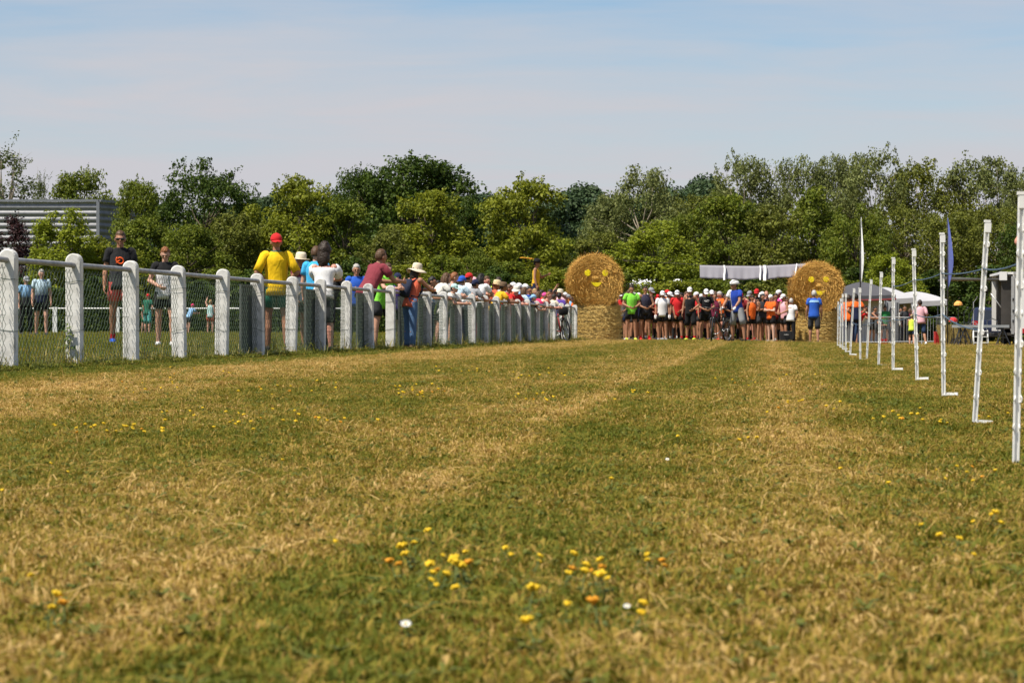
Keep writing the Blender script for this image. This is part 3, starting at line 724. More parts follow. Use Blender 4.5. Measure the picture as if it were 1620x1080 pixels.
def person(px, Y, H, face, pose, shirt, bottom, head, tone, label, group=None, shoes='black', hi=False, fem=False, fat=0, socks=None, glasses=False, dz=0.0, xoff=0.0, eyes=None, cat='person', head_px=True):
    """face: 0 looks at the camera, 90 to the right of the picture, 180 away"""
    J = skel(pose); sc = H / 1.76
    g = G(px, Y)
    if head_px:                                                        # px is where the head is; find the feet
        hx = J['headc']; a = R(face)
        off = Vector((hx.x * math.cos(a) - hx.y * math.sin(a), hx.x * math.sin(a) + hx.y * math.cos(a), 0)) * sc
        g = g - Vector((off.x, 0, 0))
    g.z = gz1(g.x, g.y) + dz
    o = thing('person', label, cat, (g.x + xoff, g.y, g.z), R(face), group, sc)
    put('body', body_mesh(pose, hi, fem, fat), skin(tone), o)
    if shirt:
        sm = shirt[1] if not isinstance(shirt[1], str) else fabric(CO[shirt[1]])
        so_ = put('shirt', shirt_mesh(pose, shirt[0], fem, fat), sm, o)
        o['shirt_name'] = so_.name
    if bottom:
        put('trousers' if bottom[0] == 'trousers' else 'shorts', bottom_mesh(pose, bottom[0], fem, fat), fabric(CO[bottom[1]]) if isinstance(bottom[1], str) else bottom[1], o)
    if head:
        for h_, c_ in (head if isinstance(head, list) else [head]):
            if h_ in ('short', 'long', 'bun', 'updo', 'ponytail', 'curly', 'messy'): put('hair', hair_mesh(pose, h_), hairm(c_), o)
            else: put({'cap': 'cap', 'backcap': 'cap', 'helmet': 'helmet', 'visor': 'visor'}.get(h_, 'hat'), cap_mesh(pose, h_), fabric(CO[c_], fold=.1), o)
    if shoes:
        for s in (1, -1): put('shoe', shoe_mesh(pose, s), fabric(CO[shoes], fold=.1), o)
    if socks:
        for s in (1, -1): put('sock', sock_mesh(pose, s, socks[1]), fabric(CO[socks[0]], fold=.1), o)
    f = (face + POSES[pose][3][1] + 180) % 360 - 180
    if glasses: put('sunglasses', glasses_mesh(pose), GLASS_M, o)
    elif (eyes if eyes is not None else abs(f) < 95): put('eyes', face_mesh(pose), EYE_M, o)
    if eyes if eyes is not None else abs(f) < 95: put('mouth', mouth_mesh(pose), LIP_M, o)
    return o
def shirt_of(o): return next(c for c in o.children if c.name.startswith('shirt'))
def atfence(px, off):
    """depth at which the picture column px meets a line `off` metres behind the fence"""
    return (7.3775 + off) / (.121 - (px - CX) / F)

# --- people on the field behind the fence
ftop = fabric(CO['charcoal'], CO['black'], 1.22, .16)
p = person(191, 39.3, 1.80, 8, 'walkslow', ('tee', ftop), ('short', 'salmon'), ('short', 'brown'), 'tan', 'man in sunglasses and black tee with orange emblem, coral shorts, behind the fence', shoes='blue', hi=True, socks=('red', .2), glasses=True)
b = MB(); J = skel('walkslow')
def chest(x, t):                                                       # a point on the front of the shirt
    c = J['pelvis'] + J['U'] * t; a_, b_ = .172, .128
    return c + Vector((x, 0, 0)) + J['F'] * (b_ * math.sqrt(max(.1, 1 - (x / a_) ** 2)) + .018)
b.tube([chest(.062 * math.cos(k * .42 + 2.4) * (1 - k * .022) + .0, .345 + .05 * math.sin(k * .42 + 2.4) * (1 - k * .025) + .012 * math.cos(k * .42)) for k in range(18)], [.011] * 14 + [.010, .008, .006, .004], 6)
b.tube([chest(-.06, .305), chest(-.03, .33), chest(0, .35)], [.010, .010, .006], 6)
b.build('emblem', mat('emblem_orange', (.85, .12, .02), .6), shirt_of(p), True)
btop = fabric(CO['white'], CO['black'], 1.30, .015)
p = person(262, 38.6, 1.55, 4, 'boy', ('tee', btop), ('short', 'black'), ('messy', 'ginger'), 'fair', 'ginger boy in white tee with black shoulders looking down behind the fence', shoes='white', hi=True)
J = skel('boy'); b = MB()
for k in range(2):
    b.tube([chest(.09 * math.cos(i * .6 + k) * (.95 - .06 * (k % 3)), .02 + .035 * k + .012 * math.sin(i * 2.1 + k)) for i in range(6)], .0028, 5)
b.build('print', mat('print_blue_grey', (.28, .31, .42), .8), shirt_of(p))
p = person(66, 63, 1.70, 14, 'walkslow', ('tee', fabric(CO['navy'], CO['paleblue'], 1.12, .1)), ('short', 'black'), ('short', 'grey'), 'fair', 'grey-haired person in blue and white top walking behind the first fence bay', shoes='dark', hi=True)
p = person(42, 66, 1.58, 30, 'stand', ('tee', fabric(CO['dark'], CO['sky'], 1.15, .06)), ('trousers', 'black'), ('cap', 'grey'), 'fair', 'person in dark trousers and pale cap beside the grey-haired walker', shoes='dark')
person(234, 84, 1.38, 150, 'stand2', ('tee', 'bottle'), ('long', 'teal'), ('cap', 'red'), 'fair', 'child in red cap and green clothes far behind the fence, left of the ginger boy', fem=True)
person(229, 90, 1.15, 60, 'stand', ('tee', 'bottle'), ('short', 'green'), ('long', 'blond'), 'fair', 'small blond child in dark green standing beside the red-capped child', fem=True)
person(304, 86, 1.12, 140, 'rail', ('tee', 'sky'), ('short', 'charcoal'), ('cap', 'hotpink'), 'fair', 'small child in pink cap and light blue top bending over on the far grass', fem=True)
person(333, 84, 1.18, 170, 'armup', ('tank', 'paleteal'), ('short', 'coral'), ('short', 'blond'), 'fair', 'child in pale top and red shorts on the far grass near the fifth fence post')

# --- spectators standing along the fence (their own side)
SPG = 'spectators along the fence'
ytop = fabric(CO['yellow'])
p = person(437, 37.2, 1.80, 192, 'hips', ('half', ytop), ('short', 'bottle'), ('backcap', 'red'), 'tan', 'man in yellow jersey and red cap worn backwards, hands on hips behind the fence', shoes='dark', hi=True)
J = skel('hips'); b = MB()
b.loft([ring(J, t, a, bb, 0, 20) for t, a, bb in ((.522, .092, .074), (.538, .078, .07), (.543, .064, .06))], False, False)
b.build('collar', fabric(CO['bottle']), shirt_of(p), True)
p = person(476, 42.5, 1.63, 60, 'stand', ('tee', fabric(CO['white'], CO['burgundy'], 1.28, .02)), ('short', 'charcoal'), [('short', 'grey'), ('straw', 'cream')], 'tan', 'older man in cream straw hat with a shoulder strap, between yellow jersey and white blouse', hi=True)
J = skel('stand'); b = MB()
b.loft([[J['pelvis'] + J['U'] * t + Vector((x + dx, 0, 0)) + J['F'] * (y + .004 * dy) for dx, dy in ((-.022, 0), (.022, 0), (.022, 2), (-.022, 2))] for x, t, y in ((.13, .5, .05), (.08, .42, .142), (0, .28, .148), (-.1, .12, .132), (-.17, .0, .06))])
b.build('shoulder_strap', mat('strap_beige', (.42, .36, .26), .8), p)
person(500, 41.3, 1.74, 165, 'stand', ('tee', 'cyan'), ('trousers', 'denim'), ('short', 'brown'), 'fair', 'person in bright cyan tee half hidden behind the dark-haired woman', hi=True)
p = person(513, 38.6, 1.66, 172, 'railup', ('offshoulder', 'white'), ('long', 'dark'), ('updo', 'dark'), 'pink', 'woman with dark piled-up hair in white off-shoulder blouse at the fence', fem=True, hi=True)
person(533, 43, 1.5, 120, 'railup', ('tee', 'black'), ('trousers', 'black'), ('short', 'black'), 'brown', 'dark-clothed person hidden to the right of the white blouse', hi=False)
p = person(564, 49, 1.60, 8, 'stand', ('tee', 'blue'), ('trousers', 'charcoal'), ('curly', 'grey'), 'tan', 'old person with curly grey hair in blue tee facing the camera', hi=True)
p = person(602, 42.6, 1.84, 128, 'rail', ('tee', 'maroon'), ('trousers', 'bottle'), ('short', 'brown'), 'tan', 'man in maroon tee leaning his arms on the rail', hi=True)
person(614, 44.5, 1.58, 40, 'railup', ('tee', 'lime'), ('short', 'dark'), ('short', 'brown'), 'fair', 'youth in lime green tee beside the man in maroon', hi=True)
person(629, 51, 1.5, 30, 'phone', ('tee', 'purple'), ('short', 'dark'), ('cap', 'navy'), 'tan', 'person in purple with navy cap between maroon man and sun-hat woman')
person(642, 52, 1.42, 60, 'rail', ('tee', 'red'), ('short', 'dark'), ('short', 'black'), 'tan', 'dark-haired person in red tee just left of the sun-hat woman')
p = person(659, 44.6, 1.56, 132, 'railup', ('tank', 'coral'), ('trousers', 'jeans'), [('long', 'dark'), ('sunhat', 'cream')], 'tan', 'woman in cream sun hat, orange top and blue jeans leaning at the rail', shoes='brown', fem=True, hi=True)
bp_ = thing('backpack', 'dark blue backpack on the back of the woman in the sun hat', 'backpack', p.location, p.rotation_euler.z, None, p.scale[0])
J = skel('railup'); b = MB()
b.loft([[J['pelvis'] + J['U'] * t + J['F'] * (-.115 - d * .5 + d * .5 * math.sin(k * 6.283 / 16)) + Vector((w * math.copysign(abs(math.cos(k * 6.283 / 16)) ** .6, math.cos(k * 6.283 / 16)), 0, 0)) for k in range(16)] for t, w, d in ((.08, .09, .08), (.10, .13, .13), (.25, .14, .15), (.40, .13, .13), (.45, .08, .07))])
b.build('pack_body', fabric((.02, .026, .05)), bp_, True)
for s in (1, -1):
    b = MB(); b.tube([J['pelvis'] + J['U'] * t + Vector((s * x, 0, 0)) + J['F'] * y for t, x, y in ((.42, .085, -.12), (.51, .10, -.02), (.46, .105, .11), (.3, .12, .138), (.14, .14, .06), (.12, .12, -.1))], .016, 6)
    b.build('shoulder_strap', fabric((.02, .026, .05)), bp_, True)
FS = [ # px, off behind fence, height, face, pose, shirt, bottom, head, tone, fem, label
 (684, .25, 1.50, 80, 'rail', ('tee', 'black'), ('short', 'navy'), [('short', 'black')], 'tan', 0, 'dark-haired person in black bending over the rail right of the sun hat'),
 (693, .9, 1.45, 60, 'railup', ('tee', 'neon'), ('short', 'dark'), [('short', 'black')], 'tan', 0, 'child in yellow-green top behind the person bending in black'),
 (706, .30, 1.68, 110, 'rail2', ('tee', 'offwhite'), ('trousers', 'denim'), [('long', 'brown')], 'fair', 1, 'brown-haired woman in off-white blouse leaning far over the rail'),
 (719, .55, 1.70, 100, 'rail', ('tank', 'grey'), ('short', 'dark'), [('ponytail', 'ginger')], 'fair', 1, 'ginger woman with ponytail behind the off-white blouse'),
 (731, .20, 1.66, 135, 'rail2', ('tee', 'paleblue'), ('short', 'navy'), [('short', 'brown'), ('backcap', 'blue')], 'fair', 0, 'boy in bright blue cap and pale blue tee over the rail'),
 (719, .02, 1.38, 70, 'rail', ('tee', 'offwhite'), ('short', 'black'), [('short', 'dark'), ('cap', 'paleteal')], 'fair', 0, 'child in pale teal cap with arms hanging over the rail'),
 (742, .45, 1.68, 140, 'railup', ('tee', 'white'), ('short', 'dark'), [('short', 'dark'), ('backcap', 'red')], 'tan', 0, 'spectator in red cap and white tee by the rail'),
 (752, .15, 1.56, 130, 'rail', ('tee', 'grey'), ('trousers', 'navy'), [('short', 'black'), ('backcap', 'navy')], 'tan', 0, 'spectator in navy cap and grey tee leaning on the rail'),
 (749, 1.0, 1.66, 110, 'railup', ('tee', 'pink'), ('short', 'dark'), [('short', 'dark'), ('backcap', 'palepink')], 'fair', 1, 'woman in pale pink cap behind the white tees'),
 (761, .35, 1.70, 150, 'railup', ('tee', 'white'), ('trousers', 'burgundy'), [('long', 'black')], 'tan', 1, 'black long-haired woman in white top holding out a phone'),
 (770, .55, 1.68, 60, 'railup', ('tee', 'pink'), ('trousers', 'burgundy'), [('short', 'brown')], 'pink', 1, 'sunburnt woman in bright pink top facing right at the rail'),
 (778, .9, 1.52, 120, 'rail', ('tee', 'lime'), ('short', 'dark'), [('cap', 'neon')], 'fair', 0, 'child with yellow-green cap behind the pink top'),
 (789, .95, 1.74, 165, 'stand', ('tee', 'offwhite'), ('trousers', 'denim'), [('short', 'dark')], 'tan', 0, 'dark-haired man seen from behind above the straw hat'),
 (786, .30, 1.62, 100, 'rail', ('tee', 'coral'), ('short', 'dark'), [('long', 'ginger'), ('straw', 'straw')], 'tan', 1, 'woman in yellow straw hat and orange-red top'),
 (796, .05, 1.56, 115, 'rail', ('tee', 'gold'), ('short', 'dark'), [('short', 'dark'), ('straw', 'brown')], 'brown', 0, 'spectator in brown hat and golden yellow tee at the rail'),
 (797, 1.2, 1.62, 130, 'stand', ('tee', 'red'), ('trousers', 'denim'), [('backcap', 'white')], 'tan', 0, 'spectator in white cap at the back of the yellow tee'),
 (806, .35, 1.58, 80, 'rail', ('tee', 'red'), ('short', 'dark'), [('short', 'brown')], 'tan', 0, 'brown-haired spectator in red tee right of the brown hat'),
 (812, .85, 1.66, 100, 'railup', ('tee', 'coral'), ('short', 'dark'), [('cap', 'white')], 'tan', 0, 'first of the white caps above the red tees'),
 (817, .15, 1.54, 40, 'rail', ('tee', 'red'), ('short', 'dark'), [('short', 'grey'), ('bucket', 'offwhite')], 'pink', 0, 'spectator in red tee and off-white bucket hat facing the camera'),
 (821, .8, 1.66, 120, 'railup', ('tee', 'sky'), ('short', 'dark'), [('cap', 'white')], 'tan', 0, 'spectator in white cap and sky-blue tee behind the bucket hat'),
 (830, .25, 1.56, 115, 'rail', ('tee', 'paleblue'), ('short', 'dark'), [('long', 'brown')], 'fair', 1, 'woman with long brown hair in pale blue top on the rail'),
 (831, .95, 1.68, 80, 'railup', ('tee', 'charcoal'), ('short', 'dark'), [('short', 'dark'), ('cap', 'white')], 'tan', 0, 'spectator in large white cap and dark top'),
 (838, .5, 1.58, 40, 'railup', ('tee', 'blue'), ('short', 'dark'), [('short', 'black')], 'tan', 0, 'dark-haired spectator in blue tee facing the camera below the white caps'),
 (844, .05, 1.36, 110, 'rail', ('tee', 'navy'), ('short', 'dark'), [('backcap', 'sky')], 'fair', 0, 'child in grey-blue cap with chin at rail height'),
 (846, .7, 1.56, 60, 'railup', ('tee', 'paleteal'), ('short', 'dark'), [('short', 'blond')], 'fair', 1, 'blond spectator behind the grey-blue cap'),
 (852, .15, 1.48, 115, 'rail', ('tee', 'hotpink'), ('short', 'dark'), [('long', 'brown')], 'tan', 1, 'long-haired girl in hot pink tee at the rail'),
 (862, .45, 1.5, 100, 'rail', ('tee', 'offwhite'), ('short', 'dark'), [('cap', 'pink')], 'tan', 0, 'spectator in pink cap right of the hot pink tee'),
 (868, .15, 1.5, 70, 'rail', ('tank', 'coral'), ('short', 'dark'), [('short', 'ginger')], 'pink', 0, 'bare-shouldered ginger spectator near the end of the rail'),
 (871, .8, 1.6, 110, 'armup', ('tee', 'charcoal'), ('short', 'dark'), [('short', 'black')], 'tan', 0, 'spectator with one arm raised near the end of the fence'),
 (877, .35, 1.5, 130, 'rail', ('tee', 'cream'), ('short', 'dark'), [('short', 'dark')], 'tan', 0, 'dark-haired spectator in cream tee near the end of the fence'),
 (886, .5, 1.62, 120, 'railup', ('tee', 'palepink'), ('short', 'dark'), [('straw', 'cream')], 'fair', 1, 'woman in cream hat near the end of the fence'),
 (885, .30, 1.48, 150, 'stand2', ('tee', 'purple'), ('short', 'charcoal'), [('short', 'black')], 'tan', 0, 'person in purple-blue tee standing behind the parked bicycle'),
 (894, .9, 1.52, 130, 'stand', ('tee', 'tangerine'), ('short', 'dark'), [('cap', 'white')], 'fair', 0, 'white-capped person between cream hat and straw bale'),
 (899, .5, 1.46, 120, 'stand', ('tee', 'sky'), ('short', 'dark'), [('cap', 'grey')], 'fair', 0, 'grey-capped person beside the left bale'),
 (904, .9, 1.40, 100, 'stand', ('tee', 'orange'), ('short', 'dark'), [('short', 'brown')], 'tan', 0, 'person in orange tee half hidden by the left bale'),
 (760, 1.3, 1.62, 150, 'stand', ('tee', 'teal'), ('short', 'dark'), [('short', 'ginger')], 'fair', 0, 'short ginger head at the back between red cap and dark hair'),
 (857, .95, 1.56, 100, 'stand', ('tee', 'red'), ('short', 'dark'), [('short', 'dark')], 'tan', 0, 'spectator in red at the back below the raised man'),
 (880, 1.1, 1.60, 110, 'stand', ('tee', 'burgundy'), ('short', 'dark'), [('backcap', 'black')], 'tan', 0, 'black-capped spectator in the second row near the fence end'),
]
for px, off, H, face, pose, sh, bt, hd, tone, fem, lab in FS:
    Y = atfence(px, off) if off > -.2 else atfence(px, off)
    Y = min(Y, 77.5)
    o = person(px, Y, H, face, pose, sh, bt, hd, tone, lab, SPG, fem=bool(fem), hi=False)
# the man standing above the crowd
Y = 79.0; zt = ZT(404, Y); base = zt - 1.80
g = G(848, Y); pf = thing('platform', 'low wooden platform under the man in the wide hat, behind the crowd', 'platform', (g.x, g.y + .05, g.z))
top = base - g.z; wood = mat('plank_wood', (.30, .21, .12), .8, .3, 5, stretch=(1, 8, 1), bump=.3)
b = MB(); b.box((0, 0, top - .03), (1.2, 1.2, .06)); b.build('deck', wood, pf)
for sx in (-1, 1):
    for sy in (-1, 1):
        b = MB(); b.box((sx * .52, sy * .52, (top - .06) / 2), (.09, .09, top - .061)); b.build('leg', wood, pf)
person(849, Y, 1.70, 78, 'hold', ('tank', 'gold'), ('long', 'navy'), [('short', 'black'), ('cowboy', 'black')], 'tan', 'man in wide dark hat and yellow vest raised above the crowd', dz=base - g.z, hi=False)
fp = P(843.5, 410.5, Y - .05)
b = MB(); q = random.Random(4)
for k in range(26):
    a = k / 25; b.ell((-.02 - .36 * a, q.uniform(-.015, .015), .02 + .045 * a + q.uniform(-.012, .012)), (.05, .012, .018 * (1.3 - a)), Euler((q.random(), -.15, q.uniform(-.2, .2))).to_matrix(), 8, 4)
o = b.build('feather_plume', mat('plume_orange', (.62, .30, .03), .8), None, True, fp)
tag(o, 'long orange feather on the hat of the raised man', 'feather')
# --- the runners waiting at the start
RUN = 'runners waiting at the start line'
def run(px, ytop, Y, face, pose, sh, bt, hd, tone, lab, **k):
    zt = ZT(ytop, Y); H = zt - G(px, Y).z
    H = min(max(H, 1.45), 1.9)
    return person(px, Y, H, face, pose, sh, bt, hd, tone, lab, RUN, **k)
FRONT = [
 (983, 460, 85.5, -12, 'clasp2', ('tank', fabric(CO['grey'], CO['red'], 1.24, .05)), ('short', 'navy'), [('short', 'dark'), ('visor', 'white')], 'tan', 'runner in red and grey vest beside the left bale', dict(socks=None, shoes='white', fem=True), 'red and grey vest'),
 (999, 449, 84.2, 6, 'clasp', ('tee', 'lime'), ('short', 'black'), [('bun', 'dark')], 'tan', 'runner in bright lime green tee, hands clasped', dict(shoes='neon'), 'lime green tee'),
 (1021, 450, 84.3, 10, 'clasp', ('tank', fabric(CO['dark'], (.04, .036, .075), 1.2, .3)), ('short', 'black'), [('short', 'dark')], 'tan', 'dark-haired runner in dark sleeveless top, hands clasped', dict(shoes='red', socks=('red', .2)), 'dark sleeveless top'),
 (1048, 458, 84.0, -4, 'stand', ('tee', 'white'), ('short', 'black'), [('short', 'dark'), ('cap', 'white')], 'tan', 'runner in white tee, white cap and white gloves', dict(shoes='grey'), 'white tee and gloves'),
 (1071, 457, 86.0, -20, 'onehip', ('tee', 'red'), ('short', 'black'), [('short', 'dark'), ('cap', 'white')], 'tan', 'runner in red tee and white cap between white tee and black vest', dict(shoes='black', socks=('red', .2)), 'red tee and white cap'),
 (1091, 452, 83.6, -24, 'onehip', ('tank', 'black'), ('long', 'black'), [('short', 'dark'), ('cap', 'white')], 'tan', 'runner in black vest and white cap with hand on hip', dict(shoes='neon', fat=.4, socks=('red', .2)), 'black vest, hand on hip'),
 (1117, 455, 84.0, 8, 'clasp2', ('tee', 'black'), ('short', 'black'), [('cap', 'white')], 'tan', 'runner in black tee with small white chest print and white cap', dict(shoes='neon', fat=.2), 'black tee with chest print'),
 (1131, 462, 85.2, -10, 'stand', ('tank', 'burgundy'), ('short', 'black'), [('short', 'brown')], 'tan', 'runner in burgundy vest between black tee and the cyclist', dict(shoes='red'), 'burgundy vest'),
 (1190, 465, 84.0, 30, 'phone', ('tank', 'orange'), ('short', 'black'), [('short', 'dark')], 'tan', 'tanned runner in orange vest right of the cyclist', dict(shoes='charcoal', socks=('red', .2)), 'orange vest'),
 (1206, 463, 85.0, 20, 'cross', ('tank', 'dark'), ('short', 'charcoal'), [('long', 'black')], 'tan', 'runner with black hair and charcoal vest between two orange tops', dict(shoes='dark', fem=True), 'charcoal vest'),
 (1219, 464, 83.9, -46, 'cross', ('tee', 'orange'), ('short', 'black'), [('short', 'dark'), ('backcap', 'white')], 'light', 'pale-legged runner in orange tee with crossed arms', dict(shoes='grey', fat=.15), 'orange tee, crossed arms'),
 (1239, 463, 84.6, -60, 'clasp2', ('tank', 'palepink'), ('short', 'dark'), [('short', 'brown'), ('cap', 'white')], 'tan', 'runner in pale vest and long-brimmed white cap near the right bale', dict(shoes='orange', socks=('red', .2)), 'long-brimmed white cap'),
 (1252, 470, 84.4, 150, 'stand2', ('tee', 'white'), ('trousers', 'black'), [('short', 'grey')], 'tan', 'person in loose white tee and dark trousers against the right bale', dict(shoes='black', fat=.8), 'loose white tee'),
]
anchors = []
for px, yt, Y, fc, po, sh, bt, hd, tn, lab, kw, short in FRONT:
    o = run(px, yt, Y, fc, po, sh, bt, hd, tn, lab, **kw); anchors.append((px, short))
    if 'white gloves' in lab:
        J = skel(po)
        for s in (1, -1):
            b = MB(); b.ell(J['wr', s] + J['hand', s] * .07, (.05, .034, .085), J['hand', s].to_track_quat('Z', 'Y').to_matrix(), 10, 8, lambda d, p_: p_ * (1 + .08 * math.sin(9 * d.x)))
            b.build('glove', fabric(CO['white']), o, True)
    if 'chest print' in lab:
        J = skel(po); b = MB()
        for k, (x0, x1, t) in enumerate(((-.09, -.03, .40), (-.01, .08, .415), (-.06, .05, .375))):
            b.tube([chest(x0, t), chest((x0 + x1) / 2, t + .012), chest(x1, t)], .009, 6)
        b.build('print', mat('print_white', (.7, .7, .7), .8), shirt_of(o))
# the pack behind them
q = random.Random(8); used = set()
SH = ['red', 'black', 'white', 'navy', 'darkred', 'charcoal', 'orange', 'navy', 'maroon', 'black', 'sky', 'orange', 'burgundy', 'charcoal', 'dark', 'red', 'tangerine']
HD = [('white cap', [('short', 'dark'), ('cap', 'white')]), ('black hair', [('short', 'black')]), ('brown hair', [('short', 'brown')]), ('red cap', [('short', 'dark'), ('cap', 'red')]), ('grey cap', [('short', 'dark'), ('cap', 'grey')]),
      ('dark ponytail', [('ponytail', 'dark')]), ('white visor', [('short', 'brown'), ('visor', 'white')]), ('bald head', []), ('black cap', [('backcap', 'black')]), ('long brown hair', [('long', 'brown')]), ('orange cap', [('cap', 'tangerine')]), ('grey hair', [('curly', 'grey')])]
FIXED = {0: (1009, 'red cap'), }
slots = []
for row, (Y0, n) in enumerate(((86.4, 21), (87.6, 22), (89.0, 22), (90.6, 22))):
    for i in range(n):
        px = 976 + (1256 - 976) * (i + .5) / n + q.uniform(-5, 5) + (row % 2) * 6
        slots.append((px, Y0 + q.uniform(-.5, .5)))
spec = {(1040, 464): ('red', 'red cap'), (1109, 463): ('red', 'white cap'), (1126, 457): ('grey', 'white cap'), (1148, 464): ('red', 'brown hair'), (1172, 461): ('darkred', 'red cap'), (1186, 458): ('charcoal', 'grey cap'), (1197, 452): ('black', 'red cap'), (1212, 458): ('navy', 'bald head'), (1232, 453): ('pink', 'white cap'), (1030, 449): ('black', 'grey cap')}
pack = [(px, 87.0, yt, a, b_) for (px, yt), (a, b_) in spec.items()]
for px, Y in slots:
    if any(abs(px - s_[0]) < 4.5 for s_ in pack[:10]): continue
    pack.append((px, Y, None, None, None))
for px, Y, yt, sc_, hn in pack:
    for _ in range(400):
        c = sc_ or q.choice(SH); h = next(h_ for h_ in HD if h_[0] == hn) if hn else q.choices(HD, weights=[5, 4, 3, 1.2, 2, 2, 2, 1, 2, 2, .8, .6])[0]
        near = min(anchors, key=lambda a: abs(a[0] - px))
        kind = q.choice(['tank', 'tee', 'tee']) 
        lab = f"runner in {c} {'vest' if kind == 'tank' else 'tee'}, {h[0]}, behind the {near[1]}"
        if lab not in used: break
    used.add(lab)
    if yt is None: yt = 516 - (EYE * -1 + 0) if False else None
    H = (ZT(yt, Y) - G(px, Y).z) if yt else q.gauss(1.70, .06)
    H = min(max(H, 1.5), 1.86)
    person(px, Y, H, q.uniform(-75, 75), q.choice(['walkslow', 'hips', 'stand', 'stand2', 'clasp', 'clasp2', 'onehip', 'cross', 'phone']), (kind, c), (q.choice(['short', 'short', 'tight']), q.choice(['black', 'navy', 'charcoal', 'dark'])), h[1], q.choice(['tan', 'tan', 'tan', 'pink', 'brown']), lab, RUN,
           shoes=q.choice(['neon', 'dark', 'grey', 'black', 'navy', 'black', 'darkred']), fem='ponytail' in h[0] or 'long' in h[0], socks=q.choice([None, None, ('white', .2), ('black', .9), ('black', .2)]))

# --- cyclist standing astride his bike, and the other bike
tyre_m = mat('tyre_rubber', (.016, .016, .017), .8); frame_k = mat('frame_black', (.02, .021, .023), .35, spec=.5); metal_m = mat('bare_metal', (.42, .43, .44), .35, .1, metal=.9); red_m = mat('frame_red', (.34, .03, .03), .35, spec=.5)
def bicycle(label, loc, rz, fm, steer=0.0, tilt=0.0, bags=False):
    """an upright bike along local -Y (front), wheels of 0.68 m"""
    o = thing('bicycle', label, 'bicycle', loc, rz); o.rotation_euler = (0, tilt, rz)
    hubr, hubf = Vector((0, .52, .345)), Vector((0, -.53, .345))
    SM = Matrix.Rotation(steer, 4, 'Z')
    def wheel(c, pre=None):
        w = MB(); n = 36
        T = (lambda v: Matrix.Translation(hubf) @ pre @ Matrix.Translation(-hubf) @ v) if pre else (lambda v: v)
        def ringpts(r): return [T(c + Vector((0, r * math.cos(k * 2 * math.pi / n), r * math.sin(k * 2 * math.pi / n)))) for k in range(n + 1)]
        w.tube(ringpts(.318), .027, 8, False); wo = w.build('wheel', tyre_m, o, True)
        w = MB(); w.tube(ringpts(.286), .012, 6, False); w.tube([T(c + Vector((-.035, 0, 0))), T(c + Vector((.035, 0, 0)))], .022, 8)
        for k in range(20):
            a = k * 2 * math.pi / 20
            w.tube([T(c + Vector(((.03 if k % 2 else -.03), .02 * math.cos(a), .02 * math.sin(a)))), T(c + Vector((0, .286 * math.cos(a), .286 * math.sin(a))))], .0018, 3, False)
        w.build('rim', metal_m, wo, True)
    wheel(hubr); wheel(hubf, SM)
    bb = Vector((0, .12, .30)); st = Vector((0, .22, .80)); hd1 = Vector((0, -.36, .86)); hd0 = Vector((0, -.40, .72))
    f = MB()
    f.tube([bb, st], .019, 8); f.tube([bb, hd0], .023, 8); f.tube([st - Vector((0, .02, .06)), hd1], .020, 8); f.tube([hd0 - Vector((0, .01, .03)), hd1 + Vector((0, .01, .03))], .024, 8)
    for s in (1, -1):
        f.tube([bb + Vector((s * .03, 0, 0)), hubr + Vector((s * .055, 0, 0))], .011, 6); f.tube([st - Vector((0, 0, .05)), hubr + Vector((s * .055, 0, 0))], .010, 6)
    f.build('frame', fm, o, True)
    T = lambda v: Matrix.Translation(hubf) @ SM @ Matrix.Translation(-hubf) @ Vector(v)
    f = MB()
    for s in (1, -1): f.tube([T((s * .06, hubf.y, hubf.z)), T((s * .06, hd0.y + .01, hd0.z - .06)), T((0, hd0.y + .01, hd0.z - .02))], [.014, .018, .02], 8)
    f.build('fork', frame_k, o, True)
    f = MB(); f.tube([T((0, hd1.y, hd1.z)), T((0, hd1.y - .05, hd1.z + .10))], .014, 8)
    f.tube([T((x, hd1.y - .05 + abs(x) * .12, hd1.z + .10 + abs(x) * .03)) for x in (-.34, -.15, 0, .15, .34)], .0135, 8); f.build('handlebar', frame_k, o, True)
    f = MB(); f.tube([st, st + Vector((0, .03, .12))], .014, 8)
    f.loft([[Vector((wd * math.cos(k * .524), y, .945 + .018 * math.sin(k * .524) )) for k in range(12)] for y, wd in ((.08, .018), (.14, .022), (.24, .05), (.33, .07), (.36, .05))])
    f.build('saddle', frame_k, o, True)
    f = MB(); n = 20; f.tube([bb + Vector((.05, .085 * math.cos(k * 2 * math.pi / n), .085 * math.sin(k * 2 * math.pi / n))) for k in range(n + 1)], .006, 5, False)
    for s, a in ((1, .5), (-1, .5 + math.pi)):
        e = bb + Vector((s * .07, .17 * math.cos(a), .17 * math.sin(a))); f.tube([bb + Vector((s * .05, 0, 0)), e], .011, 6); f.box(e + Vector((s * .05, 0, 0)), (.09, .08, .02))
    f.build('crankset', metal_m, o, True)
    if bags:
        f = MB(); f.ell(T((0, hd1.y - .16, hd1.z + .02)), (.14, .10, .12), None, 14, 10, lambda d, p_: Vector((math.copysign(abs(d.x) ** .6, d.x) * .14, math.copysign(abs(d.y) ** .6, d.y) * .1, math.copysign(abs(d.z) ** .6, d.z) * .12)))
        f.build('handlebar_bag', fabric(CO['black']), o, True)
    return o
Y = 72.5; g = G(1158, Y)
jer = fabric(CO['white'], CO['royal'], -.105, .012, 'x')
g0 = G(1150, Y)
bk = bicycle('black mountain bike held upright by the cyclist in blue, front wheel turned', (g0.x - .22, g0.y, g0.z), R(-30), frame_k, R(26), R(4))
p = person(1161, Y + .05, 1.82, -40, 'bike', ('tee', jer), ('long', 'grey'), [('short', 'black'), ('helmet', 'white')], 'tan', 'cyclist in blue jersey and white helmet standing astride a bike', shoes='black', hi=True, glasses=True)
J = skel('bike')
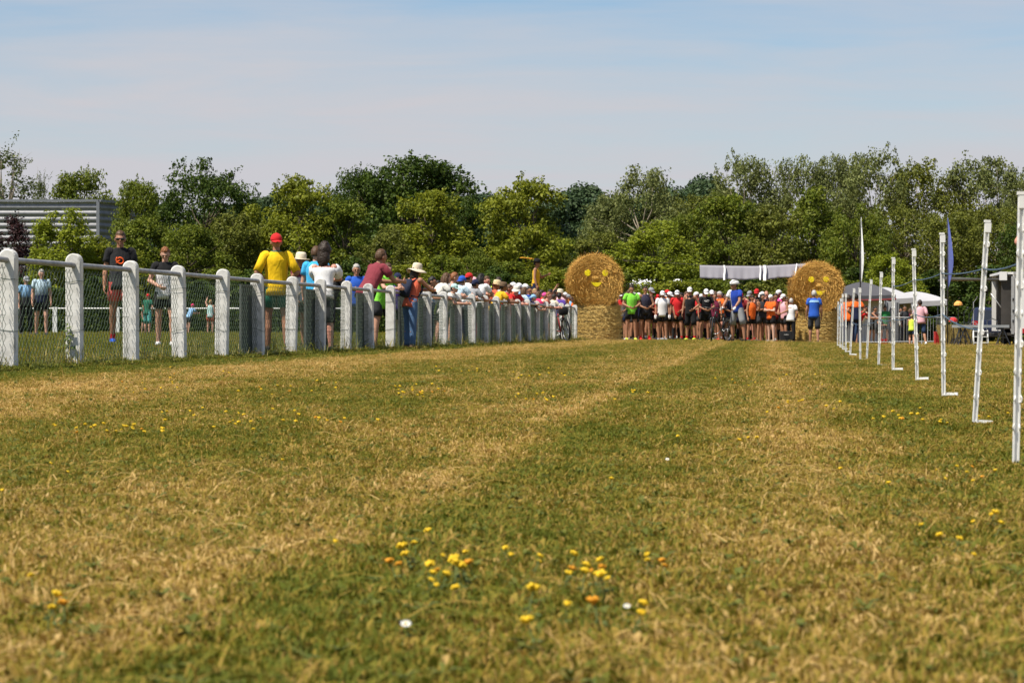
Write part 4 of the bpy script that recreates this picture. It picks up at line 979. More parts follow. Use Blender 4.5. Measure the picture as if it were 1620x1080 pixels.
b = MB()
for s in (1, -1): b.ell(J['wr', s] + J['hand', s] * .06, (.05, .036, .07), J['hand', s].to_track_quat('Z', 'Y').to_matrix(), 10, 8)
b.build('gloves', fabric(CO['white']), p, True)
Yb = 71.5; gb = P(891, 540, Yb)
bicycle('loaded bicycle with grey bags parked at the far end of the fence', (gb.x, Yb, gz1(gb.x, Yb)), R(12), red_m, R(6), R(-8), True)
# --- people on the right
p = person(1288, 79.0, 1.72, 176, 'walkslow', ('tee', fabric(CO['blue'])), ('long', 'charcoal'), ('short', 'grey'), 'tan', 'man in blue tee and grey shorts walking towards the right bale', shoes='brown', hi=True)
J = skel('walkslow'); b = MB()
b.loft([ring(J, t, a, bb, o_, 24) for t, a, bb, o_ in ((.40, .188, .130, .002), (.44, .180, .120, 0), (.47, .165, .106, -.003))], False, False)
b.build('shoulder_band', fabric(CO['sky']), shirt_of(p), True)
DB = 'people behind the line of stakes'
person(1343, 84.0, 1.72, 170, 'stand', ('long', 'orange'), ('trousers', 'navy'), ('short', 'dark'), 'tan', 'man in orange jacket and navy trousers behind the far stakes', DB, fat=.3)
person(1354, 83.0, 1.74, 186, 'hips', ('tee', fabric(CO['navy'], CO['orange'], 1.28, .02)), ('trousers', 'navy'), ('short', 'black'), 'tan', 'broad man in orange and navy uniform seen from behind', DB, fat=.7)
person(1334, 87.0, 1.72, 100, 'stand', ('tee', 'sky'), ('trousers', 'denim'), ('short', 'dark'), 'tan', 'person in light blue top right of the right bale', DB)
person(1368, 91.0, 1.55, 70, 'rail', ('tee', 'red'), ('trousers', 'denim'), ('short', 'black'), 'tan', 'person in red top leaning on the crowd barrier', DB)
person(1374, 93.0, 1.60, 100, 'rail2', ('tank', 'offwhite'), ('short', 'dark'), ('long', 'black'), 'tan', 'black-haired woman in white vest leaning on the crowd barrier', DB, fem=True)
person(1384, 99.0, 1.55, 60, 'railup', ('tank', 'dark'), ('short', 'dark'), ('short', 'black'), 'tan', 'person in dark vest under the grey tent, arms forward', DB)
person(1392, 101.0, 1.2, 40, 'rail', ('tank', 'charcoal'), ('short', 'dark'), ('short', 'brown'), 'tan', 'crouched person low behind the crowd barrier', DB)
person(1400, 104, 1.6, 10, 'stand', ('tee', 'green'), ('short', 'dark'), ('short', 'black'), 'brown', 'person in green under the edge of the grey tent', DB)
person(1431, 105, 1.62, 30, 'stand', ('tee', 'charcoal'), ('trousers', 'dark'), ('short', 'dark'), 'tan', 'person in charcoal in the shade of the white tent', DB)
person(1440, 106, 1.5, 70, 'stand2', ('tee', 'burgundy'), ('trousers', 'dark'), ('long', 'brown'), 'fair', 'person in burgundy in the shade of the white tent', DB, fem=True)
person(1425, 108, 1.55, 0, 'stand', ('tee', 'offwhite'), ('trousers', 'dark'), ('short', 'black'), 'tan', 'person in off-white at the table under the white tent', DB)
p = person(1456, 92.0, 1.76, 186, 'run', ('half', 'palepink'), ('long', 'denim'), ('short', 'dark'), 'tan', 'man in pale pink shirt and denim shorts running away from the camera', shoes='white', fat=.5, hi=True)
person(1443, 90.5, 1.2, 170, 'run', ('tank', 'neon'), ('short', 'denim'), ('short', 'blond'), 'fair', 'child in neon yellow vest running beside the man in pink', shoes='brown')
# somebody standing at the very edge of the picture beside the nearest stake
p = person(1668, 19.5, 1.60, 20, 'hips', ('tee', 'salmon'), ('short', 'charcoal'), ('short', 'brown'), 'pink', 'person at the right edge whose bare elbow shows behind the nearest stake', shoes='red', hi=True)
# ------------------------------------------------------------------ the concrete fence
conc = mat('painted_concrete', (.60, .59, .56), .88, .12, 9, bump=.35, col2=(.80, .79, .76))
ntc = conc.node_tree; N, L = ntc.nodes, ntc.links                       # grime and lichen, different on every post
B = N['Principled BSDF']; base = B.inputs['Base Color'].links[0].from_socket
tcn = N.new('ShaderNodeTexCoord'); oin = N.new('ShaderNodeObjectInfo'); va = N.new('ShaderNodeVectorMath'); va.operation = 'MULTIPLY_ADD'; va.inputs[1].default_value = (1, 1, .45)
cb = N.new('ShaderNodeCombineXYZ'); mu = N.new('ShaderNodeMath'); mu.operation = 'MULTIPLY'; mu.inputs[1].default_value = 37; L.new(oin.outputs['Random'], mu.inputs[0]); L.new(mu.outputs[0], cb.inputs[0])
L.new(tcn.outputs['Object'], va.inputs[0]); L.new(cb.outputs[0], va.inputs[2])
ns = N.new('ShaderNodeTexNoise'); ns.inputs['Scale'].default_value = 7; ns.inputs['Detail'].default_value = 8; ns.inputs['Roughness'].default_value = .72; L.new(va.outputs[0], ns.inputs['Vector'])
rs2 = N.new('ShaderNodeValToRGB'); rs2.color_ramp.elements[0].position = .54; rs2.color_ramp.elements[1].position = .70; rs2.color_ramp.elements[1].color = (.75, .75, .75, 1); L.new(ns.outputs['Fac'], rs2.inputs['Fac'])
mg = N.new('ShaderNodeMix'); mg.data_type = 'RGBA'; mg.inputs['B'].default_value = (.24, .235, .19, 1); L.new(rs2.outputs['Color'], mg.inputs['Factor']); L.new(base, mg.inputs['A']); L.new(mg.outputs['Result'], B.inputs['Base Color'])
rail_m = mat('galvanised_rail', (.27, .27, .275), .55, .18, 9, metal=.3, col2=(.38, .38, .38))
wire_m = mat('mesh_wire', (.07, .10, .07), .6, .2, 9)
z0f = 23.04; dz = 2.06
def fpt(k): 
    y = z0f + dz * k; x = fence_x(y) - .0
    return Vector((x, y, gz1(x, y)))
fang = -math.atan(.121)                                                 # the fence runs along +Y turned slightly to the right
root = fpt(0)
fence = thing('field_fence', 'long white concrete post fence with grey top rail and wire mesh', 'fence', root)
HP = 1.11
b = MB(); w, d = .078, .055
prof = [(-w, -.3), (w, -.3), (w, HP - .075)] + [(w * math.cos(a), HP - .075 + .075 * math.sin(a)) for a in [k * math.pi / 10 for k in range(1, 10)]] + [(-w, HP - .075)]
ch = .010
rings = []
for yy, sc in ((-d, .0), (-d + .0, 1 - ch / w), (-d + ch, 1), (d - ch, 1), (d, 1 - ch / w)):
    if sc == 0: continue
    rings.append([Vector((x * sc, yy, z if z < 0 else (z - HP / 2) * (1 - (1 - sc) * .15) + HP / 2)) for x, z in prof])
b.loft(rings)
POST = b.mesh('fence_post')
M3 = Matrix.Rotation(fang, 3, 'Z')
q = random.Random(2)
for k in range(-2, 27):
    c = fpt(k)
    o = put('fence_post', POST, conc, fence); o.location = c - root; o.rotation_euler = (q.uniform(-.022, .022), q.uniform(-.022, .022), fang + q.uniform(-.04, .04)); o.scale = (1, 1, 1 + q.uniform(-.01, .01))
b = MB(); b.tube([fpt(k) - root + Vector((0, 0, HP - .105 + q.uniform(-.004, .004))) for k in range(-3, 27)], .027, 10); b.build('handrail', rail_m, fence, True)
# wire mesh bays: bent wires that hook into each other
b = MB(); wbay = dz / math.cos(fang) - .16; n = 36; p_ = wbay / n
for i in range(n):
    x0 = -wbay / 2 + (i + .5) * p_; m = 17; sgn = 1 if i % 2 else -1
    b.tube([(.004 * (1 if j % 2 else -1), x0 + p_ * .5 * (1 if j % 2 else -1) * sgn, .03 + .93 * j / m) for j in range(m + 1)], .0025, 3, False)
for z in (.05, .5, .93): b.tube([(.0, -wbay / 2, z), (0, wbay / 2, z)], .0022, 4, False)
MESH = b.mesh('wire_mesh')
for k in range(-2, 26):
    if k == 9: continue
    c = (fpt(k) + fpt(k + 1)) / 2
    o = put('wire_mesh', MESH, wire_m, fence); o.location = c - root + Vector((-.0, 0, 0)); o.rotation_euler = (0, 0, fang)
# wire ties round the posts
b = MB()
for k in range(-1, 27):
    for z in (.36, .84):
        c = fpt(k) - root + Vector((0, 0, z)); zz = q.uniform(-.02, .02)
        b.tube([c + M3 @ Vector((x, y, zz * (x / .08) + q.uniform(-.01, .01))) for x, y in ((-.081, .058), (-.081, -.058), (-.03, -.060), (.03, -.060), (.081, -.058), (.081, .058))], .0022, 4)
b.build('wire_tie', wire_m, fence)
# dark advertising boards tied to the far side of the posts, seen from behind
bd = mat('board_back', (.045, .055, .052), .7, .25, 3); bf = mat('board_frame', (.10, .11, .105), .6)
names = {5: 'left of the man in yellow jersey', 7: 'below the white blouse', 9: 'below the maroon tee', 11: 'left of the pale teal cap', 12: 'below the off-white blouse', 14: 'below the boy in blue cap', 16: 'below the pink top', 17: 'below the golden yellow tee', 18: 'right of the golden yellow tee', 19: 'below the bucket hat', 20: 'below the pale blue top', 21: 'below the hot pink tee', 22: 'right of the hot pink tee'}
for k, where in names.items():
    c = fpt(k); o = thing('advertising_board', f'dark board seen from behind on the fence, {where}', 'board', c + M3 @ Vector((-.085, .02, 0)), fang, 'boards tied to the fence')
    Lb = 1.35 if k < 12 else 1.1
    b = MB(); b.box((0, 0, .50), (.012, Lb, .84)); b.build('panel', bd, o)
    b = MB()
    for y in (-Lb / 2 - .015, Lb / 2 + .015): b.box((0, y, .46), (.03, .03, .98))
    b.box((0, 0, .935), (.026, Lb, .03)); b.box((0, 0, .065), (.026, Lb, .03)); b.build('frame', bf, o)
# ivy on the second post
ivy = leaf_mat('ivy_leaf', (.05, .10, .015), (.16, .20, .04))
def leaves(pos, nrm, size, asp=.6, rng=RNG):
    n = len(pos); t = rng.normal(size=(n, 3)); t -= nrm * np.sum(t * nrm, 1, keepdims=True); t /= np.linalg.norm(t, axis=1, keepdims=True) + 1e-9
    bb = np.cross(nrm, t); s = size[:, None]
    fold = nrm * s * .18
    V = np.stack([pos - t * s, pos + bb * s * asp + fold, pos + t * s, pos - bb * s * asp + fold], 1).reshape(-1, 3)
    return V, np.arange(4 * n).reshape(n, 4)
c = fpt(1); n = 34
ps = np.stack([RNG.normal(-.03, .035, n), -.075 - .03 * RNG.random(n), np.clip(RNG.normal(.30, .09, n), .02, .5)], 1)
V, Q = leaves(ps, np.tile([[-.3, -.8, .5]], (n, 1)) / 1.0, np.full(n, .022))
o = put('ivy', arr_mesh('ivy', V, Q), ivy, None, c); o.rotation_euler = (0, 0, fang); tag(o, 'small ivy growing up the second fence post', 'plant')

# tall unmown grass and seed heads at the foot of the fence
seed_m = leaf_mat('tall_grass', (.09, .12, .02), (.36, .30, .10), .3)
V = []; Q = []
for i in range(5200):
    y = random.uniform(20, 78); x = fence_x(y) + random.gauss(-.06, .16); z = gz1(x, y); clump = .5 + .5 * math.sin(y * 2.1 + math.sin(y * 5.3))
    h = (.08 + .26 * random.random() ** 2) * (.35 + .75 * clump); az = random.random() * 6.283; ln = random.random() * .5; wd = .0035 * (1 + .01 * y)
    d = np.array([math.cos(az), math.sin(az), 0]); sd = np.array([-d[1], d[0], 0]) * wd; p0 = np.array([x, y, z - .01]); k0 = len(V)
    p1 = p0 + d * h * ln * .4 + np.array([0, 0, h * .55]); p2 = p1 + d * h * ln + np.array([0, 0, h * .4])
    V += [p0 - sd, p0 + sd, p1 + sd, p1 - sd, p2 + sd * .2, p2 - sd * .2]; Q += [(k0, k0 + 1, k0 + 2, k0 + 3), (k0 + 3, k0 + 2, k0 + 4, k0 + 5)]
o = put('tall_grass', arr_mesh('tall_grass', V, Q), seed_m); tag(o, 'unmown tufts and seed heads along the foot of the fence', 'grass', kind='stuff')
# and the dry meadow patch between the crate and the stage
V = []; Q = []
for i in range(2600):
    y = random.uniform(96, 104); px = random.uniform(1487, 1536); x = (px - CX) * y / F; z = gz1(x, y); h = .45 + .35 * random.random(); az = random.random() * 6.283
    d = np.array([math.cos(az), math.sin(az), 0]); sd = np.array([1, 0, 0]) * .012; p0 = np.array([x, y, z]); k0 = len(V); p1 = p0 + d * .05 + np.array([0, 0, h * .6]); p2 = p1 + d * .12 + np.array([0, 0, h * .4])
    V += [p0 - sd, p0 + sd, p1 + sd, p1 - sd, p2 + sd * .4, p2 - sd * .4]; Q += [(k0, k0 + 1, k0 + 2, k0 + 3), (k0 + 3, k0 + 2, k0 + 4, k0 + 5)]
o = put('dry_meadow_grass', arr_mesh('dry_meadow_grass', V, Q), leaf_mat('dry_meadow', (.22, .17, .05), (.42, .32, .12))); tag(o, 'tall dry meadow grass beside the stage', 'grass', kind='stuff')

# low white rail of the pitch far behind the fence
wp = mat('white_paint', (.74, .74, .72), .6, .06, 10)
o = thing('pitch_rail', 'low white rail and posts on the far side of the pitch behind the fence', 'fence', G(180, 100))
def rel(v): return v - o.location
for i in range(-3, 6):
    c = G(87 + 99 * i * 1.0, 100); b = MB(); b.box(rel(c) + Vector((0, 0, .52)), (.17, .12, 1.04)); b.build('post', wp, o)
b = MB(); b.tube([rel(G(87 + 99 * i, 100)) + Vector((0, 0, .98)) for i in range(-3, 6)], .03, 8); b.build('rail', wp, o, True)

# ------------------------------------------------------------------ the white stakes and their ropes
plast = mat('white_plastic', (.78, .78, .76), .45, .05, 20, spec=.4)
STK = [(1607, 740, 1616, 303), (1542, 670, 1562, 348), (1493, 626, 1490, 368), (1451, 601, 1445, 393), (1413, 585, 1413, 407), (1390, 579, 1394, 430), (1371, 574, 1378, 442), (1361, 570, 1360, 455), (1345, 561, 1351, 456), (1338, 554, 1338, 464), (1333, 548, 1333, 465), (1329, 545, 1330, 472), (1325, 543, 1326, 477)]
WORDS = ['nearest and tallest white plastic stake at the right edge', 'white plastic stake leaning right, next after the nearest one', 'white stake in front of the dark blue flag', 'white stake in front of the man in pink', 'white stake left of the man in pink', 'white stake in front of the grey wall of the tents',
         'white stake in front of the tent opening, leaning right', 'white stake in line with the white and blue flag', 'white stake in front of the men in orange', 'first of the tightly spaced far stakes, from the right', 'second of the tightly spaced far stakes, from the right', 'third of the tightly spaced far stakes, from the right', 'farthest white stake, closest to the right bale']
stakes = []
for i, ((xb, yb, xt, yt), lab) in enumerate(zip(STK, WORDS)):
    Hs = .95 if i < 6 else 1.0
    Yd = Hs * F / (yb - yt) if i < 7 else [29.5, 33, 37, 41.5, 46, 51][i - 7]
    base = P(xb, yb, Yd); base.z = gz1(base.x, base.y) if abs(gz1(base.x, base.y) - base.z) < .0 else base.z
    base.z = min(max(base.z, gz1(base.x, base.y) - .02), gz1(base.x, base.y) + .03); top = P(xt, yt, Yd)
    v = top - base; o = thing('fence_stake', lab, 'stake', base); stakes.append((base, top)); o.rotation_euler = v.to_track_quat('Z', 'X').to_euler()
    o.rotation_euler = (0, math.atan2(v.x, v.z), 0); hh = v.length
    b = MB(); b.box((-.0085, 0, hh / 2), (.005, .014, hh)); b.box((.0085, 0, hh / 2), (.005, .014, hh)); b.box((0, .003, hh / 2), (.0125, .005, hh - .01)); b.box((0, 0, hh - .006), (.029, .02, .011)); b.box((.004, 0, hh - .035), (.028, .018, .045))
    b.build('shaft', plast, o)
    b = MB(); q = random.Random(i)
    for k in range(8 if i < 6 else 3):
        z = hh * (.14 + (.105 if i < 6 else .3) * k) + q.uniform(-.01, .01); s = 1 if k % 2 else -1
        b.tube([(s * .006, -.007, z - .013), (s * .013, -.013, z - .010), (s * .0145, -.014, z + .003), (s * .009, -.012, z + .012)], .0024, 5)
        b.tube([(-s * .008, -.008, z + .01), (-s * .010, -.011, z - .010)], .003, 5)
    b.build('wire_clip', plast, o, True)
    b = MB(); b.box((.036, 0, .006), (.094, .016, .005)); b.box((.036, 0, .014), (.094, .005, .0115)); b.box((.078, 0, .010), (.006, .02, .018)); b.build('foot_tread', plast, o)
rope_m = mat('blue_rope', (.06, .10, .15), .8, .25, 30)
def rope(label, fr, idxs, sag, r=.004):
    pts = []
    for a, c in zip(idxs[:-1], idxs[1:]):
        pa = stakes[a][0].lerp(stakes[a][1], fr[a]); pc = stakes[c][0].lerp(stakes[c][1], fr[c])
        for k in range(12):
            t = k / 12; p_ = pa.lerp(pc, t); p_.z -= sag * 4 * t * (1 - t); p_.y += .012; pts.append(p_)
    pts.append(stakes[idxs[-1]][0].lerp(stakes[idxs[-1]][1], fr[idxs[-1]]))
    b = MB(); b.tube(pts, r, 6); tag(b.build('fence_rope', rope_m, None, True), label, 'rope')
rope('thin blue rope running through the upper clips of the nearest stakes', {0: .74, 1: .76, 2: .75, 3: .76, 4: .74}, [0, 1, 2, 3, 4], .012)
rope('thin blue rope hanging lower between the middle and far stakes', {1: .46, 2: .50, 3: .50, 4: .45, 5: .50, 6: .47, 7: .5, 8: .5}, [1, 2, 3, 4, 5, 6, 7, 8], .02)

# ------------------------------------------------------------------ straw bales with faces
def straw_mat(name, a, bcol, spiral):
    m = bpy.data.materials.new(name); nt, N, L, B = nodes_of(m); ge = N.new('ShaderNodeNewGeometry'); tc = N.new('ShaderNodeTexCoord')
    mp = N.new('ShaderNodeMapping'); mp.inputs['Scale'].default_value = (2, 2, 16) if not spiral else (5, 5, 5)
    L.new(tc.outputs['Object'], mp.inputs['Vector'])
    nz = N.new('ShaderNodeTexNoise'); nz.inputs['Scale'].default_value = 2.5; nz.inputs['Detail'].default_value = 7; nz.inputs['Roughness'].default_value = .7; L.new(mp.outputs['Vector'], nz.inputs['Vector'])
    mx = N.new('ShaderNodeMath'); mx.operation = 'MULTIPLY_ADD'; mx.inputs[1].default_value = .5; L.new(ge.outputs['Random Per Island'], mx.inputs[0])
    m2 = N.new('ShaderNodeMath'); m2.operation = 'MULTIPLY'; m2.inputs[1].default_value = .75; L.new(nz.outputs['Fac'], m2.inputs[0]); L.new(m2.outputs[0], mx.inputs[2])
    rp = N.new('ShaderNodeValToRGB'); rp.color_ramp.elements[0].position = .22; rp.color_ramp.elements[1].position = .85
    rp.color_ramp.elements[0].color = (*a, 1); rp.color_ramp.elements[1].color = (*bcol, 1); L.new(mx.outputs[0], rp.inputs['Fac']); L.new(rp.outputs['Color'], B.inputs['Base Color'])
    B.inputs['Roughness'].default_value = .65; B.inputs['Specular IOR Level'].default_value = .25
    bp = N.new('ShaderNodeBump'); bp.inputs['Distance'].default_value = .05; L.new(nz.outputs['Fac'], bp.inputs['Height']); L.new(bp.outputs['Normal'], B.inputs['Normal'])
    return m
straw_a = straw_mat('straw_end', (.31, .145, .02), (.80, .48, .12), True); straw_b = straw_mat('straw_side', (.40, .23, .05), (.86, .63, .22), False)
paint_y = mat('face_yellow', (.93, .76, .012), .5, .03, 6)
def bale_mesh(rad, ln, seed, strands=15000, layer=.012):
    """round bale, axis along Z: lumpy wound core plus thousands of loose stalks"""
    rg = np.random.default_rng(seed); V = []; Q = []
    nu, nr = 72, 14
    def rr(a, z): return rad * (1 + .012 * math.sin(3 * a + seed) + .010 * math.sin(7 * a + 4 * z + seed) + layer * (1 - 2.2 * abs(math.sin(z / ln * 27 + .5 * math.sin(2 * a + z))) ** 4))
    rings = []
    for j in range(nr): rings.append([(rad * j / nr * .985 * math.cos(k * 2 * math.pi / nu), rad * j / nr * .985 * math.sin(k * 2 * math.pi / nu), -ln / 2 - .03 + .03 * (j / nr) ** 4 + .012 * math.sin(j * 2.1 + .3 * k * 2 * math.pi / nu)) for k in range(nu)])
    for j in range(97):
        z = -ln / 2 + ln * j / 96; e = 1 - .035 * (abs(2 * z / ln) ** 8)
        rings.append([(rr(k * 2 * math.pi / nu, z) * e * math.cos(k * 2 * math.pi / nu), rr(k * 2 * math.pi / nu, z) * e * math.sin(k * 2 * math.pi / nu), z) for k in range(nu)])
    for j in range(nr - 1, -1, -1): rings.append([(rad * j / nr * .985 * math.cos(k * 2 * math.pi / nu), rad * j / nr * .985 * math.sin(k * 2 * math.pi / nu), ln / 2 + .03 - .03 * (j / nr) ** 4 + .012 * math.sin(j * 2.3 + .3 * k)) for k in range(nu)])
    b = MB(); b.loft(rings); core = b.v; fcs = b.f
    # stalks
    n = strands; ns = int(n * .55); a = rg.random(n) * 2 * np.pi
    side = np.arange(n) < ns
    z = (rg.random(n) - .5) * ln * 1.01; r_side = rad * (1.0 + .02 * rg.random(n)) + layer * (.2 - 2.2 * np.abs(np.sin(z / ln * 27 + .5 * np.sin(2 * a + z))) ** 4); r_end = rad * np.sqrt(rg.random(n)) * .995
    r = np.where(side, r_side, r_end); zz = np.where(side, z, np.where(rg.random(n) < .75, -1, 1) * (ln / 2 + .045 + .01 * rg.random(n)))
    c, s = np.cos(a), np.sin(a); pos = np.stack([r * c, r * s, zz], 1)
    tang = np.stack([-s, c, np.zeros(n)], 1); out = np.where(side[:, None], np.stack([c, s, np.zeros(n)], 1), np.stack([np.zeros(n), np.zeros(n), np.sign(zz)], 1))
    d = tang + rg.normal(size=(n, 3)) * .33 + out * (.05 + .55 * rg.random((n, 1)) ** 3); d /= np.linalg.norm(d, axis=1, keepdims=True)
    ln_ = (.06 + .16 * rg.random(n))[:, None]; w = np.cross(d, out); w /= np.linalg.norm(w, axis=1, keepdims=True) + 1e-9; wd = (.0035 + .004 * rg.random(n))[:, None]
    p1 = pos - d * ln_ + out * .003; p2 = pos + d * ln_ + out * .012
    SV = np.stack([p1 - w * wd, p1 + w * wd, p2 + w * wd * .7, p2 - w * wd * .7], 1).reshape(-1, 3)
    me = bpy.data.meshes.new('bale'); base = len(core)
    me.from_pydata(list(core) + [tuple(v) for v in SV], [], list(fcs) + [(base + 4 * i, base + 4 * i + 1, base + 4 * i + 2, base + 4 * i + 3) for i in range(n)]); me.update()
    return me
def bale_pair(pxl, base_px, Yd, rtop, where, yaw, pt, seed):
    g = P(base_px, 540, Yd); g.z = gz1(g.x, g.y)
    lo = thing('straw_bale', f'lower upright round straw bale of the {where} stack', 'straw bale', g, .4 + seed, 'straw bales of the start gate')
    o = put('straw', bale_mesh(pt['lr'], 1.10, seed, 19000, .022), straw_b, lo); o.location = (0, 0, .55)
    tw = MB()
    for k in range(8): tw.tube([((pt['lr'] + .02) * math.cos(a * .2618), (pt['lr'] + .02) * math.sin(a * .2618), .1 + .125 * k + .01 * math.sin(a + k)) for a in range(25)], .004, 4, False)
    tw.build('twine', mat('bale_twine', (.5, .42, .25), .8), lo)
    up = thing('straw_bale', f'upper round straw bale of the {where} stack with yellow smiling face', 'straw bale', (P(pxl, 440, Yd).x, Yd - .02, g.z + 1.05), R(yaw), 'straw bales of the start gate')
    o = put('straw', bale_mesh(rtop, 1.20, seed + 1, 17000), straw_a, up); o.location = (0, 0, rtop); o.rotation_euler = (R(-90), 0, 0)
    yf = -.60 - .115
    for s in (-1, 1):
        b = MB(); b.loft([[Vector((pt['ex'][(s + 1) // 2][0] + r_ * math.cos(k * .2618), y, rtop + pt['ex'][(s + 1) // 2][1] + r_ * math.sin(k * .2618))) for k in range(24)] for y, r_ in ((yf + .07, .098), (yf, .098), (yf - .006, .09))]); b.build('eye', paint_y, up)
    b = MB(); top = []; bot = []
    for k in range(13):
        t = -1 + k / 6; top.append((pt['m'][0] + .18 * t, rtop + pt['m'][1] + .03 * t * t)); bot.append((pt['m'][0] + .18 * t, rtop + pt['m'][1] - .125 * (1 - t * t) + .03 * t * t - .004))
    out = top + bot[::-1]
    b.loft([[Vector((x, y, z)) for x, z in out][::-1] for y in (yf + .07, yf - .004)]); b.build('mouth', paint_y, up)
    b = MB(); b.ell((pt['n'][0], yf + .05, rtop + pt['n'][1]), (.12, .07, .08), None, 14, 9, lambda d_, p_: p_ * (1 + .12 * math.sin(13 * d_.x + 9 * d_.z))); b.build('nose', straw_a, up, True)
    return lo, up
bale_pair(940, 942, 80.0, .81, 'left', 5, dict(ex=((-.29, .27), (.26, .27)), m=(-.01, -.03), n=(-.02, .11), lr=.74), 3)
bale_pair(1290, 1290, 85.5, .83, 'right', 1, dict(ex=((-.24, .29), (.26, .30)), m=(.06, -.10), n=(.02, .08), lr=.71), 7)

# the banner on its rope between the bales
Yb = 85.5; cl = bpy.data.materials.new('white_cloth_shade_grey'); nt, N, L, B = nodes_of(cl); B.inputs['Base Color'].default_value = (.36, .35, .40, 1); B.inputs['Roughness'].default_value = .8  # white cloth facing away from the sun: its shade is put into this grey-lavender
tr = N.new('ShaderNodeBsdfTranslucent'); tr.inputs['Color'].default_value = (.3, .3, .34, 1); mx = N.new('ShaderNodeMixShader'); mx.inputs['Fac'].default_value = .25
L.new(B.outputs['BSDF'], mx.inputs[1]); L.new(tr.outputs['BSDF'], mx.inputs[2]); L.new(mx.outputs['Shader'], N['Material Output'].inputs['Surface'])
ban = thing('start_banner', 'long white cloth banner hanging above the runners', 'banner', P(1190, 430, Yb))
def btop(px): return np.interp(px, [985, 1107, 1150, 1195, 1232, 1275, 1292], [412, 419.5, 420.5, 421, 419.5, 417, 414])
def bbot(px): return np.interp(px, [1107, 1145, 1175, 1200, 1212, 1232, 1275], [440, 441.5, 443, 441, 442.5, 439.5, 438])
V = []; Q = []; nxb, nzb = 170, 8
for i in range(nxb):
    px = 1107 + (1275 - 1107) * i / (nxb - 1)
    for j in range(nzb):
        t = j / (nzb - 1); v = P(px, btop(px) * (1 - t) + bbot(px) * t, Yb) - ban.location
        v.y += .02 * math.sin(px * .21) * t + .010 * math.sin(px * .55 + 2) * t - .16 * t; V.append(v)
for i in range(nxb - 1):
    for j in range(nzb - 1): Q.append((i * nzb + j, i * nzb + j + 1, (i + 1) * nzb + j + 1, (i + 1) * nzb + j))
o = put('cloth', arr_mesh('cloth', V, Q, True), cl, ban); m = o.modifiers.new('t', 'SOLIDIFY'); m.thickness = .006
for px, wd in ((1145.5, 1.6), (1202, 1.2), (1209.5, 2.6), (1260, .9)):           # folded strips of the same cloth, sunlit brightness put into their colour
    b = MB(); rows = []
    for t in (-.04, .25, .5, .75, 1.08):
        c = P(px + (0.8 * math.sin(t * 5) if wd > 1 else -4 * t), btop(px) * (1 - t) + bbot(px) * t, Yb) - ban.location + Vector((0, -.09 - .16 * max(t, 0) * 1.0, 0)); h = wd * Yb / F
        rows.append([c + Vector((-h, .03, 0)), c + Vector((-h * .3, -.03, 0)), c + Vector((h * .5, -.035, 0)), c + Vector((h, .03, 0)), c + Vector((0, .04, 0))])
    b.loft(rows); b.build('folded_strip', mat('cloth_strip_sunlit', (.8, .8, .82), .7, .04), ban)
b = MB(); b.tube([P(px, btop(px), Yb + (0 if px > 1000 else -3)) - ban.location + Vector((0, .01, .012)) for px in (985, 1020, 1060, 1107, 1150, 1195, 1232, 1275, 1292)], .010, 6); b.build('rope', mat('dark_rope', (.05, .045, .04), .9), ban, True)
# black box by the right bale
g = G(1243, 83.6); o = thing('equipment_case', 'black equipment case standing on the grass against the right bale', 'case', g)
b = MB(); b.box((0, 0, .18), (.40, .34, .35)); me = b.build('case_body', mat('case_black', (.018, .018, .02), .5), o); mm = me.modifiers.new('b', 'BEVEL'); mm.width = .03; mm.segments = 2
b = MB(); b.box((0, 0, .36), (.41, .35, .05)); me = b.build('lid', mat('case_black', (.018, .018, .02), .5), o); mm = me.modifiers.new('b', 'BEVEL'); mm.width = .02; mm.segments = 2
b = MB(); b.tube([(-.07, -.18, .26), (-.07, -.21, .27), (.07, -.21, .27), (.07, -.18, .26)], .012, 6); b.build('handle', mat('handle_grey', (.35, .35, .35), .5), o)

# ------------------------------------------------------------------ flags
def feather_flag(label, Yd, px, ytop, ybot, col, col2, lean=0.0, wpx=6):
    g = G(px, Yd); o = thing('feather_flag', label, 'flag', g); top = P(px, ytop, Yd) - g
    b = MB(); b.tube([(0, 0, -.1), (0, 0, top.z * .6), (lean * .5, 0, top.z * .85), (lean, 0, top.z)], [.022, .018, .012, .006], 8); b.build('pole', mat('flag_pole', (.05, .05, .055), .4), o, True)
    zb = (P(px, ybot, Yd) - g).z; V = []; Q = []; n = 26
    for i in range(n):
        t = i / (n - 1); z = zb + (top.z - zb) * t; wv = wpx * Yd / F * (math.sin(min(1, t * 2.2 + .05) * 1.57) * (1 - t ** 2.5) + .04)
        for j in range(5):
            s = j / 4; V.append((lean * t * t + .02 + wv * s * .55, -wv * 2.2 * s + .04 * math.sin(6 * t + 3 * s), z + .08 * s))
    for i in range(n - 1):
        for j in range(4): Q.append((i * 5 + j, i * 5 + j + 1, (i + 1) * 5 + j + 1, (i + 1) * 5 + j))
    c = put('cloth', arr_mesh('cloth', V, Q, True), fabric(col, col2, zb + (top.z - zb) * .45, .02) if col2 else fabric(col), o); mm = c.modifiers.new('t', 'SOLIDIFY'); mm.thickness = .004
    b = MB()                                                            # illegible upright lettering on the cloth
    for k in range(7):
        z = zb + (top.z - zb) * (.18 + .07 * k); b.box((.05 + .0 * k, -.10, z), (.006, .06, .09))
    return o
feather_flag('narrow white feather flag with blue edge, seen edge-on above the far stakes', 72, 1361, 348, 452, (.74, .76, .80), None, -.0, 5)
feather_flag('narrow dark blue feather flag behind the third stake', 78, 1499, 348, 458, (.10, .13, .38), None, -.02, 9)

